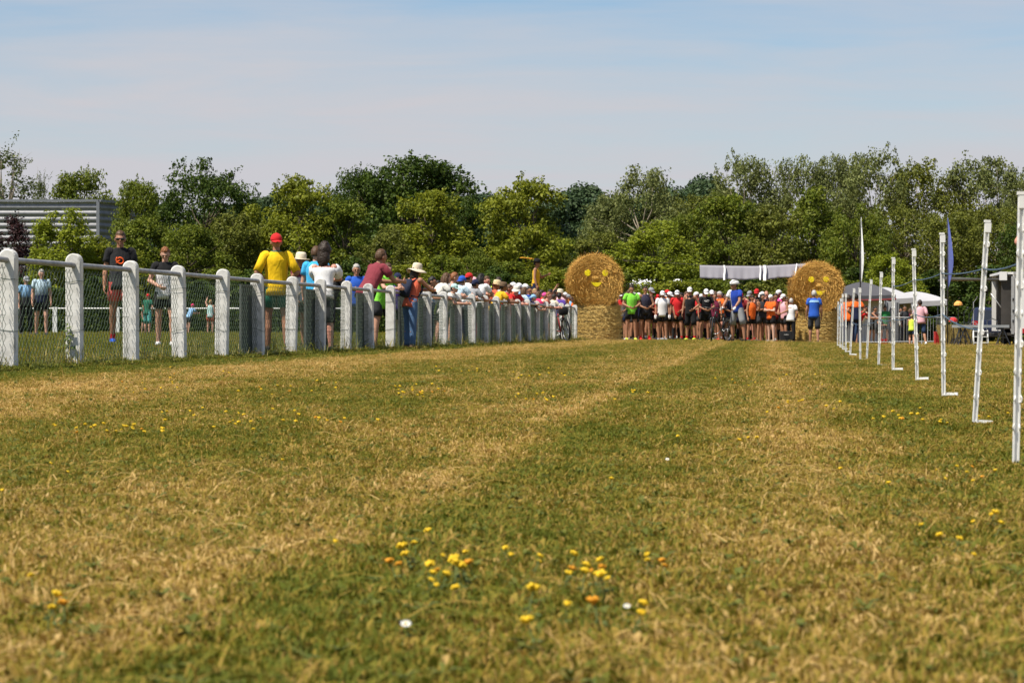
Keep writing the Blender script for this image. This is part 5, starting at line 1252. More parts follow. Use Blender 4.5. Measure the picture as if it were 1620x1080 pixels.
# ------------------------------------------------------------------ tents, barriers, trailer, stage
steel = mat('barrier_steel', (.34, .35, .36), .5, .15, 8, metal=.4)
def canopy_tent(label, px, Yd, wid, dep, eave, apex, col, sides, valance):
    g = G(px, Yd); o = thing('canopy_tent', label, 'tent', g); w, d = wid / 2, dep / 2
    fm = mat('tent_' + '_'.join(f'{c:.2f}' for c in col), col, .75, .06, 3)
    V = []; rows = 9
    b = MB(); rings = []
    for i in range(rows):
        t = i / (rows - 1); k = 1 - t; h = eave + (apex - eave) * (1 - k ** 1.5)
        ring_ = []
        for e in range(4):
            x0, y0 = [(-1, -1), (1, -1), (1, 1), (-1, 1)][e]; x1, y1 = [(-1, -1), (1, -1), (1, 1), (-1, 1)][(e + 1) % 4]
            for j in range(6):
                f_ = j / 6; sg = -.05 * math.sin(f_ * math.pi) * (k if t < .5 else k)
                ring_.append(Vector(((x0 + (x1 - x0) * f_) * w * max(k, .02), (y0 + (y1 - y0) * f_) * d * max(k, .02), h + sg)))
        rings.append(ring_)
    b.loft([[p_ + Vector((0, 0, -.22)) for p_ in rings[0]]] + rings, False, True); b.build('roof', fm, o)
    if valance: 
        b = MB(); b.loft([[Vector((p_.x * 1.012, p_.y * 1.012, p_.z + dzv)) for p_ in rings[0]] for dzv in (-.20, -.14)], False, False); b.build('valance_stripe', valance, o)
    for x in (-1, 1):
        for y in (-1, 1): b = MB(); b.tube([(x * (w - .04), y * (d - .04), 0), (x * (w - .04), y * (d - .04), eave - .05)], .022, 8); b.build('leg', steel, o, True)
    for sd, sm in sides:
        b = MB()
        if sd == 'back': b.box((0, d - .10, eave / 2 - .1), (2 * w - .2, .01, eave - .15))
        if sd == 'right': b.loft([[Vector((w - .08 + .025 * math.sin(k * 1.3), -d + .1 + (2 * d - .2) * k / 14, z)) for k in range(15)] + [Vector((w - .095 + .025 * math.sin(k * 1.3), -d + .1 + (2 * d - .2) * k / 14, z)) for k in range(14, -1, -1)] for z in (.05, eave - .12)])
        b.build('side_wall', sm, o)
    return o
gsm = mat('tent_side_grey', (.26, .27, .29), .7, .08, 3); wsm = mat('tent_side_white', (.62, .62, .63), .7, .05, 3)
canopy_tent('dark grey canopy tent behind the far stakes, beside the right bale', 1362, 105, 2.5, 2.6, 2.02, 2.56, (.075, .075, .085), [('back', wsm)], mat('valance_red', (.30, .06, .06), .7))
t = canopy_tent('small white canopy tent with grey side wall right of the dark tent', 1400, 110, 2.1, 2.4, 1.95, 2.42, (.38, .38, .40), [('right', gsm), ('back', gsm)], None)
canopy_tent('wide white canopy tent behind the man in pink', 1446, 113, 2.6, 2.6, 1.88, 2.28, (.40, .40, .42), [], None)
wall_g = thing('wind_wall', 'grey fabric wall panel between the two white tents', 'panel', G(1412, 106.5)); b = MB()
b.loft([[Vector((-.24 + .48 * k / 8, .05 * math.sin(k * 1.7), z)) for k in range(9)] + [Vector((-.24 + .48 * k / 8, .02 + .05 * math.sin(k * 1.7), z)) for k in range(8, -1, -1)] for z in (.02, 1.72)]); b.build('cloth', gsm, wall_g)
b = MB(); b.tube([(-.26, 0, 0), (-.26, 0, 1.78)], .02, 6); b.tube([(.26, 0, 0), (.26, 0, 1.78)], .02, 6); b.build('pole', steel, wall_g)
# loose awning leg of the dark tent folded down
def barrier(px, Yd, rz, label):
    o = thing('crowd_barrier', label, 'barrier', G(px, Yd), rz, 'steel crowd barriers by the tents')
    b = MB(); b.tube([(-1.05, 0, .12), (-1.05, 0, 1.0), (-.98, 0, 1.07), (.98, 0, 1.07), (1.05, 0, 1.0), (1.05, 0, .12), (-1.05, 0, .12)], .019, 8); b.build('frame', steel, o, True)
    b = MB()
    for k in range(17): b.tube([(-.94 + .1175 * k, 0, .12), (-.94 + .1175 * k, 0, 1.07)], .008, 5)
    b.build('bar', steel, o)
    for s in (-1, 1): b = MB(); b.tube([(s * .8, -.28, .02), (s * .8, 0, .14), (s * .8, .28, .02)], .016, 6); b.build('foot', steel, o)
barrier(1375, 96, R(8), 'steel crowd barrier in front of the dark tent'); barrier(1425, 99, R(-4), 'steel crowd barrier left of the man in pink'); barrier(1472, 99.5, R(5), 'steel crowd barrier right of the man in pink')
def crate(px, Yd, sz, label, col=(.42, .03, .03)):
    o = thing('plastic_crate', label, 'crate', G(px, Yd)); m = mat('crate_red', col, .5); w, d, h = sz; b = MB()
    b.box((0, 0, .015), (w, d, .03))
    for s in (-1, 1):
        b.box((s * (w / 2 - .012), 0, h / 2), (.022, d - .05, h - .032)); b.box((0, s * (d / 2 - .012), h / 2), (w, .022, h - .032)); b.box((0, s * (d / 2 - .0), h - .03), (w + .01, .03, .05)); b.box((0, s * (d / 2 - .0), h * .5), (w + .01, .03, .03))
    for k in range(5): b.box((-w / 2 + w * (k + .5) / 5, -d / 2 - .012, h / 2), (.02, .02, h - .06))
    b.build('crate_wall', m, o)
crate(1484, 97.5, (.28, .30, .52), 'tall red plastic crate beside the third stake'); crate(1398, 97, (.26, .26, .24), 'small red crate under the grey tent')
# trailer stage on the right edge
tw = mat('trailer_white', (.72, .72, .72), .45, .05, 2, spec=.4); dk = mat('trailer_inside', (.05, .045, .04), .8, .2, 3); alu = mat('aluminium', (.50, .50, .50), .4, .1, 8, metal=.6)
Yt = 88.0; g = G(1630, Yt); tr_ = thing('box_trailer', 'white box trailer with its side opened, at the right edge', 'trailer', g, R(-6))
xl = -(1630 - 1583) * Yt / F; zb = .50; zt_ = ZT(430, Yt) - g.z; Wd = 2.3; xr = xl + Wd
b = MB(); b.box(((xl + xr) / 2 + .22, .02, (zb + zt_) / 2), (Wd - .44, .05, zt_ - zb)); b.box(((xl + xr) / 2, 2.2, zt_ - .04), (Wd, 4.4, .08)); b.box((xr - .03, 2.2, (zb + zt_) / 2), (.06, 4.3, zt_ - zb - .1)); b.box(((xl + xr) / 2, 4.36, (zb + zt_) / 2), (Wd - .15, .06, zt_ - zb - .1))
b.box((xl + .1, -.005, zt_ - .14), (.26, .07, .30)); b.build('box_body', tw, tr_)
b = MB(); b.box((xl + .42, -.03, (zb + zt_) / 2 - .1), (.09, .05, zt_ - zb - .1)); b.box((xr - .05, -.03, (zb + zt_) / 2), (.09, .05, zt_ - zb)); b.box(((xl + xr) / 2 + .2, -.03, zt_ - .05), (Wd - .5, .05, .09)); b.build('corner_trim', alu, tr_)
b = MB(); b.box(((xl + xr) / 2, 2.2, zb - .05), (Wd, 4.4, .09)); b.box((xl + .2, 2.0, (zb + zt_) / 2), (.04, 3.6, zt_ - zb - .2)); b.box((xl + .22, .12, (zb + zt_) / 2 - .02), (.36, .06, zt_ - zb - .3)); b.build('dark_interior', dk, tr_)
b = MB()
for z in (.9, 1.25, 1.65): b.box((xl + .44, -.07, z), (.05, .05, .10))
b.build('hinge', frame_k, tr_)
b = MB(); b.box((xl + .75, -.02, zb + .06), (.42, .03, .16)); b.build('tail_light', mat('tail_light_red', (.42, .02, .02), .3), tr_)
b = MB(); b.box((xl - .9, 1.6, zt_ - .24), (2.1, 3.0, .05)); b.tube([(xl - 1.9, .2, zt_ - .20), (xl + .1, .15, zt_ - .27)], .03, 6); b.build('raised_flap', mat('flap_underside', (.10, .10, .10), .6), tr_)
b = MB(); b.tube([(xl - .3, .2, zt_ - .75), (xl + .25, .2, 1.1)], .018, 6); b.build('gas_strut', alu, tr_, True)
for yy in (1.4, 2.3):
    for x in (xl + .35, xr - .2):
        b = MB(); b.tube([(x - .12, yy, .32), (x + .12, yy, .32)], .32, 20); wo = b.build('wheel', tyre_m, tr_); b = MB(); b.tube([(x - .13, yy, .32), (x + .13, yy, .32)], .17, 16); b.build('rim', metal_m, wo)
st = thing('folding_stage', 'narrow folding stage platform with crossed dark trestles beside the trailer', 'stage', G(1556, 87))
b = MB(); b.box((0, .6, .72), (1.75, 1.3, .09)); b.build('deck', mat('stage_grey', (.30, .32, .34), .6), st)
for k, x in enumerate((-.78, -.62, .68)):
    b = MB(); b.tube([(x, .05, .68), (x - .30, -.1, 0)], .022, 6); b.tube([(x - .02, .05, .68), (x + .25, -.1, 0)], .022, 6); b.tube([(x, .08, .68), (x, .1, 0)], .022, 6); b.tube([(x - .16, -.03, .33), (x + .13, -.03, .33)], .014, 6); b.build('trestle_leg', frame_k, st)
lad = thing('step_ladder', 'small white tubular step ladder standing against the stage', 'ladder', G(1552, 86.2)); b = MB()
for s in (-1, 1): b.tube([(s * .25, -.05, 0), (s * .24, .10, .58)], .018, 6); b.tube([(s * .25, .3, 0), (s * .24, .12, .56)], .016, 6)
b.build('side_rail', wp, lad, True)
for z in (.16, .36, .55): b = MB(); b.box((0, -.05 + .15 * z / .58, z), (.48, .12, .025)); b.build('step', wp, lad)
# musicians' stands behind the stage and the dark car
for px, h, lab, c in ((1516, 1.55, 'floor lamp with orange glowing shade behind the stage', (.8, .38, .10)), (1508, .95, 'red flower pot on a stand behind the stage', (.5, .03, .03))):
    o = thing('stand', lab, 'stand', G(px, 93)); b = MB(); b.tube([(0, 0, 0), (0, 0, h)], .015, 6); 
    for a in (0, 2.1, 4.2): b.tube([(0, 0, .3), (.25 * math.cos(a), .25 * math.sin(a), 0)], .012, 5)
    b.build('tripod', frame_k, o); b = MB(); b.loft([[Vector((r_ * math.cos(k * .5236), r_ * math.sin(k * .5236), z)) for k in range(12)] for z, r_ in ((h - .06, .17), (h + .02, .15), (h + .1, .06))]); b.build('shade', mat('shade_' + lab[:5], c, .6), o)
for i, (px, h) in enumerate(((1540, 1.2), (1525, .85), (1533, .8))):
    o = thing('microphone_stand', ['tall thin microphone stand on the stage', 'short dark stand at the left end of the stage', 'short stand with a light top on the stage'][i], 'stand', G(px, 87.5) + Vector((0, 0, .765))); b = MB(); b.tube([(0, 0, 0), (0, 0, h - .4)], .014, 6); b.tube([(0, 0, h - .42), (.12, -.05, h - .25)], .010, 6)
    for a in (0.3, 2.4, 4.5): b.tube([(0, 0, .12), (.2 * math.cos(a), .2 * math.sin(a), 0)], .010, 5)
    b.build('pole', alu if i == 0 else frame_k, o); b = MB(); b.ell((.12, -.05, h - .25), (.035, .05, .035), None, 8, 6); b.build('microphone', frame_k, o, True)
car = thing('parked_car', 'dark blue car parked behind the stage, tailgate towards the camera', 'car', G(1572, 97), R(-12)); carp = mat('car_paint_navy', (.012, .018, .05), .25, .05, 3, spec=.6)
sec = [(-.0, .30), (-.02, .62), (.02, .92), (.18, 1.38), (.30, 1.44), (1.9, 1.46), (2.5, 1.05), (3.9, .88), (4.1, .6), (4.1, .30)]
b = MB(); rings = []
for x, ins in ((-.86, .06), (-.84, .02), (-.80, 0), (.80, 0), (.84, .02), (.86, .06)):
    rings.append([Vector((x * (1 if z < .95 else .86), y + (ins if y < 1 else -ins), z - (ins if z > 1.3 else 0))) for y, z in sec])
b.loft(rings); b.build('car_body', carp, car)
gl = mat('car_glass', (.02, .024, .03), .08, spec=.7)
b = MB(); b.add([(-.66, .035, .97), (.66, .035, .97), (.60, .155, 1.33), (-.60, .155, 1.33), (-.66, .05, .95), (.66, .05, .95)], [(0, 1, 2, 3), (0, 4, 5, 1)]); b.build('rear_window', gl, car)
for s in (-1, 1):
    b = MB(); b.box((s * .70, -.015, .80), (.20, .05, .26)); b.build('tail_lamp', mat('tail_light_red', (.42, .02, .02), .3), car)
    for y in (.75, 3.2): b = MB(); b.tube([(s * .70, y, .31), (s * .88, y, .31)], .31, 20); wo = b.build('wheel', tyre_m, car); b = MB(); b.tube([(s * .72, y, .31), (s * .89, y, .31)], .18, 14); b.build('rim', metal_m, wo)
    b = MB(); b.add([(s * .80, .35, .98), (s * .80, 2.3, .98), (s * .745, 1.85, 1.38), (s * .745, .5, 1.36), (s * .70, .5, 1.2)], [(0, 1, 2, 3), (0, 3, 4)]); b.build('side_window', gl, car)
b = MB(); b.box((0, -.04, .42), (1.6, .08, .16)); b.build('bumper', frame_k, car)
o = thing('folding_chair', 'white folding chair by the trailer opening', 'chair', G(1571, 90.5)); b = MB(); b.tube([(-.2, 0, 0), (-.2, .1, .45), (-.18, .16, .92), (0, .18, 1.0), (.18, .16, .92), (.2, .1, .45), (.2, 0, 0)], .018, 8); b.tube([(-.2, .4, 0), (-.2, -.1, .46), (.2, -.1, .46), (.2, .4, 0)], .016, 8); b.build('frame', wp, o, True); b = MB(); b.box((0, .08, .47), (.38, .38, .03)); b.build('seat', wp, o)
b = MB(); b.box((.36, .1, .82), (.20, .03, .34)); b.box((.36, .08, .82), (.10, .02, .20)); b.build('number_plate_board', wp, o)
# ------------------------------------------------------------------ trees
def unit(v): return v / (np.linalg.norm(v, axis=-1, keepdims=True) + 1e-9)
def make_tree(seed, kind):
    """returns (trunk mesh, crown mesh) of a nominal 8 m tree, 5 m wide: limbs carry uneven clumps of separate leaves"""
    rg = np.random.default_rng(seed); H = 8.0
    cfg = {'maple': dict(n=92, rx=2.5, base=.4, egg=.45, cr=(.42, .85), lv=520, ls=(.055, .10), shoots=70),
           'oak': dict(n=92, rx=3.0, base=.6, egg=.62, cr=(.42, 1.0), lv=600, ls=(.05, .09), shoots=70),
           'robinia': dict(n=120, rx=2.8, base=.8, egg=.66, cr=(.38, .82), lv=430, ls=(.045, .085), shoots=46),
           'birch': dict(n=70, rx=1.8, base=1.0, egg=.42, cr=(.3, .6), lv=260, ls=(.045, .075), shoots=80),
           'shrub': dict(n=46, rx=3.2, base=.05, egg=.35, cr=(.5, 1.1), lv=560, ls=(.07, .12), shoots=46),
           'plum': dict(n=44, rx=2.6, base=.2, egg=.45, cr=(.5, .9), lv=480, ls=(.06, .10), shoots=60)}[kind]
    def radius(h):                                                       # envelope radius at relative height
        e = cfg['egg']; return cfg['rx'] * (np.clip(1 - np.abs(h - e) / np.where(h < e, e * 1.25 + .001, 1 - e + .001), 0, 1) ** .42)
    C = []; Rr = []
    lob = rg.random(4) * 6.283
    while len(C) < cfg['n']:
        h = rg.random(); a = rg.random() * 6.283; rad = radius(np.array(h)) * (1 + .22 * math.sin(2 * a + lob[0]) * math.sin(3.3 * h * 3 + lob[1]) + .16 * math.sin(3 * a + lob[2]))
        r = rad * (.35 + .65 * rg.random() ** .45); z = cfg['base'] + h * (H - cfg['base'] - .35)
        cr = rg.uniform(*cfg['cr']) * (1.1 - .35 * h) * (1.25 if rg.random() < .15 else 1) * (.6 if rg.random() < .25 else 1)
        C.append((r * math.cos(a), r * math.sin(a), z)); Rr.append(cr)
    C = np.array(C); Rr = np.array(Rr)
    V = []; Q = []; n0 = 0
    def emit(pos, nrm, size):
        nonlocal n0
        v, f = leaves(pos, nrm, size, .62, rg); V.append(v); Q.append(f + n0); n0 += len(v)
    for c, cr in zip(C, Rr):
        n = int(.72 * cfg['lv'] * (cr / .7) ** 1.6 * rg.uniform(.6, 1.25)); d = unit(rg.normal(size=(n, 3)))
        lump = 1 + .36 * np.sin(d[:, 0] * 5 + c[0]) * np.sin(d[:, 1] * 5 + c[1]) + .24 * np.sin(d[:, 2] * 7 + c[2] * 3)
        rr = cr * lump * (.30 + .75 * rg.random(n) ** .45); pos = c + d * rr[:, None] * np.array([1.1, 1.1, .78])
        nrm = unit(d * .5 + rg.normal(size=(n, 3)) * .6 + np.array([0, 0, .55])); emit(pos, nrm, rg.uniform(*cfg['ls'], n) * 1.22)
    tips = []
    for k in range(cfg['shoots']):                                       # young shoots breaking the outline
        i = rg.integers(len(C)); d = unit(np.array([C[i, 0] * .35, C[i, 1] * .35, 1.2]) * .6 + rg.normal(size=3) * .45); ln = rg.uniform(.35, 1.0) * (1.2 if kind == 'birch' else .75)
        p0 = C[i] + d * Rr[i] * .55; m = rg.integers(14, 34); t = rg.random(m) ** .8
        pos = p0 + d * (t * ln)[:, None] + rg.normal(size=(m, 3)) * (.05 + .07 * (1 - t))[:, None]; emit(pos, unit(rg.normal(size=(m, 3)) + np.array([0, 0, .5])), rg.uniform(*cfg['ls'], m) * .95); tips.append((p0, p0 + d * ln, i))
    V = np.concatenate(V); zs = 8.0 / np.percentile(V[:, 2], 99.7); V[:, 2] *= zs
    crown = arr_mesh('crown', V, np.concatenate(Q))
    b = MB(); trunk_top = H * (.62 if kind != 'shrub' else .3); tp = [Vector((.12 * math.sin(seed + 3 * t), .12 * math.cos(seed * 2 + 2.5 * t), -.3 + t * (trunk_top + .3))) for t in np.linspace(0, 1, 9)]
    b.tube(tp, list(np.linspace(.17, .05, 9)), 9)
    order = rg.permutation(len(C))[:26 if kind != 'shrub' else 12]
    for i in order:
        c = Vector(C[i]); z0 = max(.4, min(c.z - .25 * math.hypot(c.x, c.y) - .3, trunk_top - .1)); f_ = (z0 + .3) / (trunk_top + .3); s = tp[min(8, int(f_ * 8))].copy(); s.z = z0
        mid = s.lerp(c, .5) + Vector((rg.normal() * .12, rg.normal() * .12, -.12)); b.tube([s, s.lerp(mid, .5), mid, c], [.055, .045, .032, .012], 6)
    for p0, p1, i in tips:
        if i in order: b.tube([Vector(C[i]), Vector(p0), Vector(p1)], [.013, .011, .004], 4)
    return b.mesh('trunk', True), crown
bark = mat('bark', (.11, .085, .06), .9, .35, 8, bump=.5, stretch=(1, 1, .3)); bark_l = mat('bark_pale', (.26, .22, .17), .9, .3, 8, bump=.4)
LM = {'maple': leaf_mat('leaf_yellow_green', (.125, .155, .010), (.265, .28, .024), .33), 'mid': leaf_mat('leaf_mid_green', (.08, .12, .010), (.185, .21, .020), .3),
      'oak': leaf_mat('leaf_dark_green', (.03, .062, .008), (.075, .11, .012), .25), 'robinia': leaf_mat('leaf_grey_green', (.085, .11, .028), (.215, .235, .075), .3), 'birch': leaf_mat('leaf_birch', (.06, .085, .022), (.14, .165, .045), .3),
      'olive': leaf_mat('leaf_olive', (.085, .105, .013), (.19, .20, .03), .3), 'plum': leaf_mat('leaf_purple', (.022, .008, .010), (.06, .022, .022), .15), 'bright': leaf_mat('leaf_bright', (.14, .185, .01), (.27, .30, .024), .36)}
TV = {}
def tree_mesh(kind, var):
    if (kind, var) not in TV: TV[kind, var] = make_tree({'maple': 10, 'oak': 30, 'robinia': 50, 'birch': 70, 'shrub': 90, 'plum': 110}[kind] + var, kind)
    return TV[kind, var]
TG = 'trees of the wood behind the field'
def tree(px, ytop, wpx, Yd, kind, var, leaf, label, rz=0.0, group=TG, name=None, lift=0.0):
    g = G(px, Yd); h = ZT(ytop, Yd) - g.z; wid = wpx * Yd / F; nomw = {'maple': 5.4, 'oak': 6.6, 'robinia': 6.0, 'birch': 4.0, 'shrub': 7.4, 'plum': 6.0}[kind]
    o = thing(name or {'maple': 'maple_tree', 'oak': 'oak_tree', 'robinia': 'locust_tree', 'birch': 'birch_tree', 'shrub': 'shrub', 'plum': 'plum_tree'}[kind], label, 'shrub' if kind == 'shrub' else 'tree', g, rz, group)
    sx = 1.16 * wid / nomw; o.scale = (sx, max(sx, .8 * sx), h / 8.35)
    tm, cm = tree_mesh(kind, var)
    put('trunk', tm, bark_l if kind in ('robinia', 'birch') else bark, o); put('crown', cm, LM[leaf], o)
    return o
TREES = [
 # back rows
 (14, 212, 120, 165, 'birch', 0, 'birch', 'tall grey-green birch at the left edge above the metal building', 0),
 (66, 262, 46, 160, 'birch', 1, 'birch', 'thin young birch between the tall birch and the round green tree', 1.0),
 (133, 262, 128, 165, 'oak', 0, 'mid', 'broad mid-green tree rising behind the metal building', 2.0),
 (218, 277, 92, 138, 'oak', 1, 'mid', 'mid-green tree just right of the metal building corner', .6),
 (322, 249, 150, 150, 'oak', 2, 'oak', 'dark green oak above the second bay right of the ginger boy', 0.3),
 (566, 260, 120, 152, 'oak', 0, 'oak', 'smaller dark oak left of the big dark oak', 4.0),
 (662, 240, 210, 150, 'oak', 1, 'oak', 'big dark green oak, the tallest crown left of centre', 1.9),
 (612, 262, 150, 154, 'oak', 2, 'oak', 'dark oak filling the gap between the small and big dark oaks', 3.3),
 (720, 300, 110, 146, 'oak', 0, 'oak', 'dark oak on the right flank of the big oak', 5.1),
 (1012, 257, 130, 150, 'robinia', 0, 'robinia', 'airy grey-green locust tree above the left bale', 0.0),
 (965, 300, 90, 152, 'robinia', 1, 'robinia', 'low grey-green locust left of the airy one above the left bale', 2.2),
 (1178, 236, 120, 152, 'robinia', 2, 'robinia', 'airy locust with open top above the white banner', 1.0),
 (1262, 242, 104, 152, 'robinia', 0, 'robinia', 'slender locust above the right bale', 3.6),
 (1318, 237, 96, 154, 'robinia', 1, 'robinia', 'locust with round top right of the right bale', 5.0),
 (1380, 228, 130, 150, 'robinia', 2, 'robinia', 'tallest locust on the right, above the white and blue flag', 4.4),
 (1468, 247, 136, 150, 'robinia', 0, 'olive', 'broad olive locust above the third stake', 2.4),
 (1562, 239, 140, 150, 'robinia', 1, 'robinia', 'broad locust above the leaning stake near the right edge', .9),
 (1622, 268, 90, 148, 'robinia', 2, 'robinia', 'locust cut by the right edge of the photo', 2.9),
 (1105, 300, 110, 158, 'robinia', 1, 'olive', 'olive-green locust in the dip left of the banner', 0.5),
 # front rows
 (16, 336, 110, 116, 'plum', 0, 'plum', 'purple-leaved plum tree at the left edge in front of the building', .4),
 (100, 326, 118, 112, 'maple', 0, 'bright', 'bright yellow-green young tree in front of the metal building', 1.2),
 (178, 372, 120, 114, 'shrub', 0, 'maple', 'leafy hawthorn behind the man in sunglasses', 0.2),
 (232, 338, 110, 122, 'maple', 1, 'mid', 'mid-green tree between man in sunglasses and ginger boy', 3.0),
 (300, 350, 120, 120, 'oak', 1, 'mid', 'rounded mid-green tree behind the ginger boy', 2.4),
 (368, 330, 110, 124, 'maple', 2, 'olive', 'olive-green tree left of the man in yellow', 1.5),
 (412, 320, 100, 126, 'maple', 0, 'maple', 'yellow-green tree directly behind the man in yellow', 4.1),
 (474, 271, 124, 126, 'maple', 1, 'maple', 'tall yellow-green tree above the straw hat and white blouse', 0.9),
 (540, 308, 110, 126, 'maple', 2, 'mid', 'mid-green tree right of the white blouse', 5.5),
 (612, 352, 90, 120, 'maple', 0, 'olive', 'low olive tree above the man in maroon', 2.2),
 (682, 294, 134, 124, 'maple', 1, 'maple', 'yellow-green maple in front of the big dark oak', 3.9),
 (748, 392, 80, 118, 'oak', 2, 'mid', 'low green tree above the blue and red caps', 1.1),
 (830, 275, 140, 124, 'maple', 2, 'maple', 'tall yellow-green maple behind the raised man', 0.2),
 (892, 372, 90, 128, 'oak', 0, 'mid', 'mid-green tree left of the left bale', 2.7),
 (948, 362, 110, 124, 'maple', 1, 'olive', 'olive tree directly above the left bale', 5.2),
 (1035, 345, 140, 116, 'maple', 0, 'bright', 'bright yellow-green spreading tree right of the left bale', 2.0),
 (1096, 330, 100, 128, 'oak', 1, 'mid', 'mid-green tree above the left end of the banner', 4.7),
 (1156, 300, 130, 126, 'maple', 2, 'mid', 'dense green tree above the middle of the banner', 3.3),
 (1222, 318, 120, 124, 'maple', 1, 'olive', 'olive-green dense tree left of the right bale', 0.7),
 (1290, 292, 120, 130, 'maple', 0, 'mid', 'dense green tree directly above the right bale', 5.9),
 (1352, 320, 110, 126, 'oak', 2, 'mid', 'green tree behind the white and blue flag', 2.5),
 (1408, 398, 96, 116, 'maple', 1, 'bright', 'small yellowish tree with visible trunk between the tents', 1.6),
 (1428, 318, 120, 134, 'robinia', 2, 'olive', 'olive locust behind the small yellowish tree', 3.2),
 (1500, 330, 130, 130, 'robinia', 1, 'olive', 'olive locust behind the dark blue flag', 5.3),
 (1572, 320, 130, 132, 'robinia', 0, 'olive', 'olive locust above the white trailer', 0.4),
 (1612, 350, 100, 128, 'oak', 1, 'oak', 'dark tree behind the trailer at the right edge', 2.0),
]
for t_ in TREES: tree(*t_[:8], rz=t_[8])
# shrubs closing the wood at the bottom
SHR = [(30, 432, 110, 118, 'oak'), (90, 440, 100, 112, 'olive'), (150, 436, 100, 114, 'mid'), (222, 425, 110, 114, 'maple'), (285, 430, 100, 112, 'oak'), (345, 420, 100, 116, 'mid'), (400, 425, 110, 112, 'oak'), (455, 410, 100, 116, 'maple'), (515, 420, 110, 112, 'mid'), (575, 405, 100, 116, 'oak'), (640, 415, 110, 112, 'maple'), (700, 400, 100, 114, 'mid'), (760, 420, 110, 112, 'oak'), (815, 410, 110, 114, 'mid'), (872, 420, 90, 110, 'maple'), (930, 410, 100, 114, 'oak'), (985, 428, 90, 112, 'mid'), (1075, 442, 120, 110, 'maple'), (1120, 430, 110, 114, 'mid'), (1180, 420, 110, 114, 'oak'), (1240, 418, 110, 112, 'olive'), (1300, 430, 110, 118, 'mid'), (1360, 420, 100, 122, 'oak'), (1440, 440, 120, 122, 'oak'), (1500, 425, 110, 122, 'oak'), (1560, 415, 120, 122, 'oak'), (1615, 420, 100, 120, 'mid')]
WH = ['below the purple plum', 'below the bright young tree', 'left of the man in sunglasses', 'between man and ginger boy', 'right of the ginger boy', 'above the fourth fence post', 'left of the yellow jersey', 'behind the straw hat', 'behind the dark-haired woman', 'above the grey curly hair', 'behind the sun hat', 'behind the off-white blouse', 'behind the pink top', 'behind the white caps', 'behind the raised man', 'behind the left bale', 'just right of the left bale', 'in front of the white marquee', 'under the left end of the banner', 'under the middle of the banner', 'under the right end of the banner', 'behind the right bale', 'behind the dark tent', 'behind the wide white tent', 'behind the stage', 'behind the parked car', 'behind the trailer']
for i, ((px, yt, w, Yd, lf), wh) in enumerate(zip(SHR, WH)):
    tree(px, yt, w * 1.15, Yd, 'shrub', i % 3, lf, f"{ {'oak': 'dark green', 'olive': 'olive green', 'mid': 'mid-green', 'maple': 'yellow-green'}[lf]} shrub at the foot of the wood, {wh}", rz=i * 1.3, group='shrubs at the foot of the wood')
# long dark hedge beyond the pitch
hg = thing('hedge', 'long dark hedge beyond the low white rail of the pitch', 'hedge', G(260, 106)); rg = np.random.default_rng(77); n = 60000
xr_ = rg.uniform(-16, 13, n); top = 1.9 + .25 * np.sin(xr_ * 1.7) + .2 * np.sin(xr_ * 4.1 + 1); ph = rg.random(n)
face = rg.random(n); zz = np.where(face < .6, ph * top, top - .1 * ph); yy = np.where(face < .6, -.6 + .25 * rg.random(n) ** 2 + .12 * np.sin(xr_ * 5 + zz * 4), rg.uniform(-.6, .7, n))
xw = xr_; gzv = gz(hg.location.x + xw, np.full(n, 106.)) - hg.location.z
V, Q = leaves(np.stack([xw, yy, zz + gzv], 1), unit(rg.normal(size=(n, 3)) * .6 + np.array([-.1, -.6, .4])), rg.uniform(.05, .09, n), .6, rg); put('foliage', arr_mesh('foliage', V, Q), LM['oak'], hg)
b = MB(); q = random.Random(3)
for k in range(40): x = -16 + 29 * k / 39; b.tube([(x, 0, gz1(hg.location.x + x, 106) - hg.location.z), (x + q.uniform(-.2, .2), 0, 1.4 + gz1(hg.location.x + x, 106) - hg.location.z)], [.05, .02], 6)
b.build('stem', bark, hg)
# far wooded ridge
rg = np.random.default_rng(5); V = []; Q = []; n0 = 0
for k in range(64):
    px = 330 + (1180 - 330) * (k + rg.random()) / 64; Yd = rg.uniform(330, 370)
    yt = np.interp(px, [330, 390, 430, 520, 740, 775, 800, 860, 905, 940, 985, 1060, 1100, 1125, 1180], [330, 316, 308, 318, 312, 300, 318, 322, 296, 296, 312, 300, 287, 290, 310]) + rg.normal() * 4
    h = ZT(yt, Yd); g = G(px, Yd); rad = rg.uniform(3.2, 5.0)
    for m in range(9):
        c = np.array([g.x + rg.normal() * rad * .5, Yd + rg.normal() * 2, h - rad * .8 - rg.random() ** 1.3 * h * .75]); c[2] = min(c[2], h - 1.8)
        if m == 0: c = np.array([g.x, Yd, h - 1.9])
        r = rad * rg.uniform(.4, .75); n = 900; d = unit(rg.normal(size=(n, 3))); pos = c + d * (r * (.5 + .55 * rg.random(n)))[:, None] * np.array([1, 1, .85])
        v, f = leaves(pos, unit(d * .6 + rg.normal(size=(n, 3)) * .5 + [0, 0, .4]), rg.uniform(.18, .34, n), .65, rg); V.append(v); Q.append(f + n0); n0 += len(v)
o = put('far_wood', arr_mesh('far_wood', np.concatenate(V), np.concatenate(Q)), leaf_mat('leaf_far', (.028, .055, .02), (.06, .095, .035), .15)); tag(o, 'distant dark wooded ridge showing between the nearer trees', 'wood', kind='stuff')

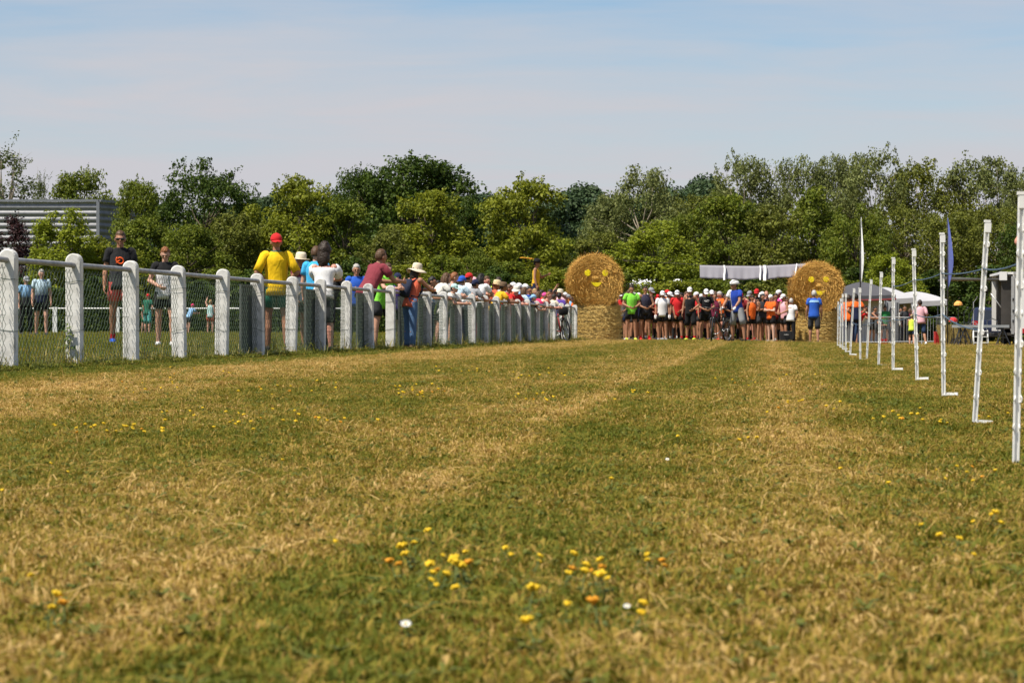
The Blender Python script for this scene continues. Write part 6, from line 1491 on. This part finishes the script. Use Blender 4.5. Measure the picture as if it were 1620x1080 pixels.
# white marquee half hidden by the shrubs behind the runners
mq = thing('marquee', 'white marquee roof glimpsed through the leaves behind the runners', 'tent', G(1024, 122)); b = MB(); wv = 2.3
b.loft([[Vector((-wv, -1.5, 2.2)), Vector((-wv + .1, 0, 2.75)), Vector((-wv, 1.5, 2.2)), Vector((-wv, 1.5, 1.9)), Vector((-wv, -1.5, 1.9))], [Vector((wv, -1.5, 2.2)), Vector((wv - .1, 0, 2.75)), Vector((wv, 1.5, 2.2)), Vector((wv, 1.5, 1.9)), Vector((wv, -1.5, 1.9))]]); b.build('roof', mat('marquee_white', (.76, .76, .77), .6, .04, 3), mq)
for x in (-wv + .1, 0, wv - .1):
    for y in (-1.4, 1.4): b = MB(); b.tube([(x, y, 0), (x, y, 2.0)], .03, 6); b.build('pole', steel, mq)
# ------------------------------------------------------------------ the metal-clad building
cm = mat('corrugated_metal', (.20, .205, .22), .5, .08, 3, metal=.3, spec=.4, col2=(.26, .265, .28)); Yb = 148.0
g = P(155, 430, Yb); g.z = gz1(g.x, g.y); zt_ = ZT(316, Yb) - g.z
bl = thing('metal_building', 'grey corrugated metal building behind the trees on the left', 'building', g); b = MB()
def cladding(x0, y0, x1, y1, z0, z1):
    n = 10; per = .36; nz_ = int((z1 - z0) / per * 8); d = Vector((x1 - x0, y1 - y0, 0)).normalized(); nrm = Vector((d.y, -d.x, 0)); rows = []
    prof = (0, .006, .02, .05, .062, .062, .05, .02)
    for i in range(nz_ + 1): off = prof[i % 8]; rows.append([Vector((x0, y0, z0 + per * i / 8)) + nrm * off, Vector((x1, y1, z0 + per * i / 8)) + nrm * off])
    v0 = len(b.v); b.add([p_ for r_ in rows for p_ in r_], [(2 * i, 2 * i + 1, 2 * i + 3, 2 * i + 2) for i in range(len(rows) - 1)])
cladding(-9, 0, 0, 0, .2, zt_ - .12); cladding(0, 0, 2.9, 6.5, .2, zt_ - .12); cladding(2.9, 6.5, 4.6, 10.5, .2, zt_ - .9); b.build('wall', cm, bl)
b = MB(); b.add([(-9, .05, zt_ - .16), (0, .05, zt_ - .16), (2.95, 6.6, zt_ - .16), (2.95, 12, zt_ - .16), (-9, 12, zt_ - .16)], [(0, 1, 2, 3, 4)]); b.build('roof', mat('roof_grey', (.25, .25, .26), .7), bl)
b = MB(); b.box((-4.5, -.06, zt_ - .06), (9.1, .16, .14)); M = Matrix.Rotation(math.atan2(6.5, 2.9), 3, 'Z'); b.box(Vector((1.5, 3.25, zt_ - .06)) + Vector((.06, -.03, 0)), (7.1, .16, .138), M); b.box((.02, -.07, (zt_ - .12) / 2), (.18, .16, zt_ - .14)); b.build('corner_flashing', mat('flashing', (.24, .25, .27), .45, .05, 4, metal=.4), bl)
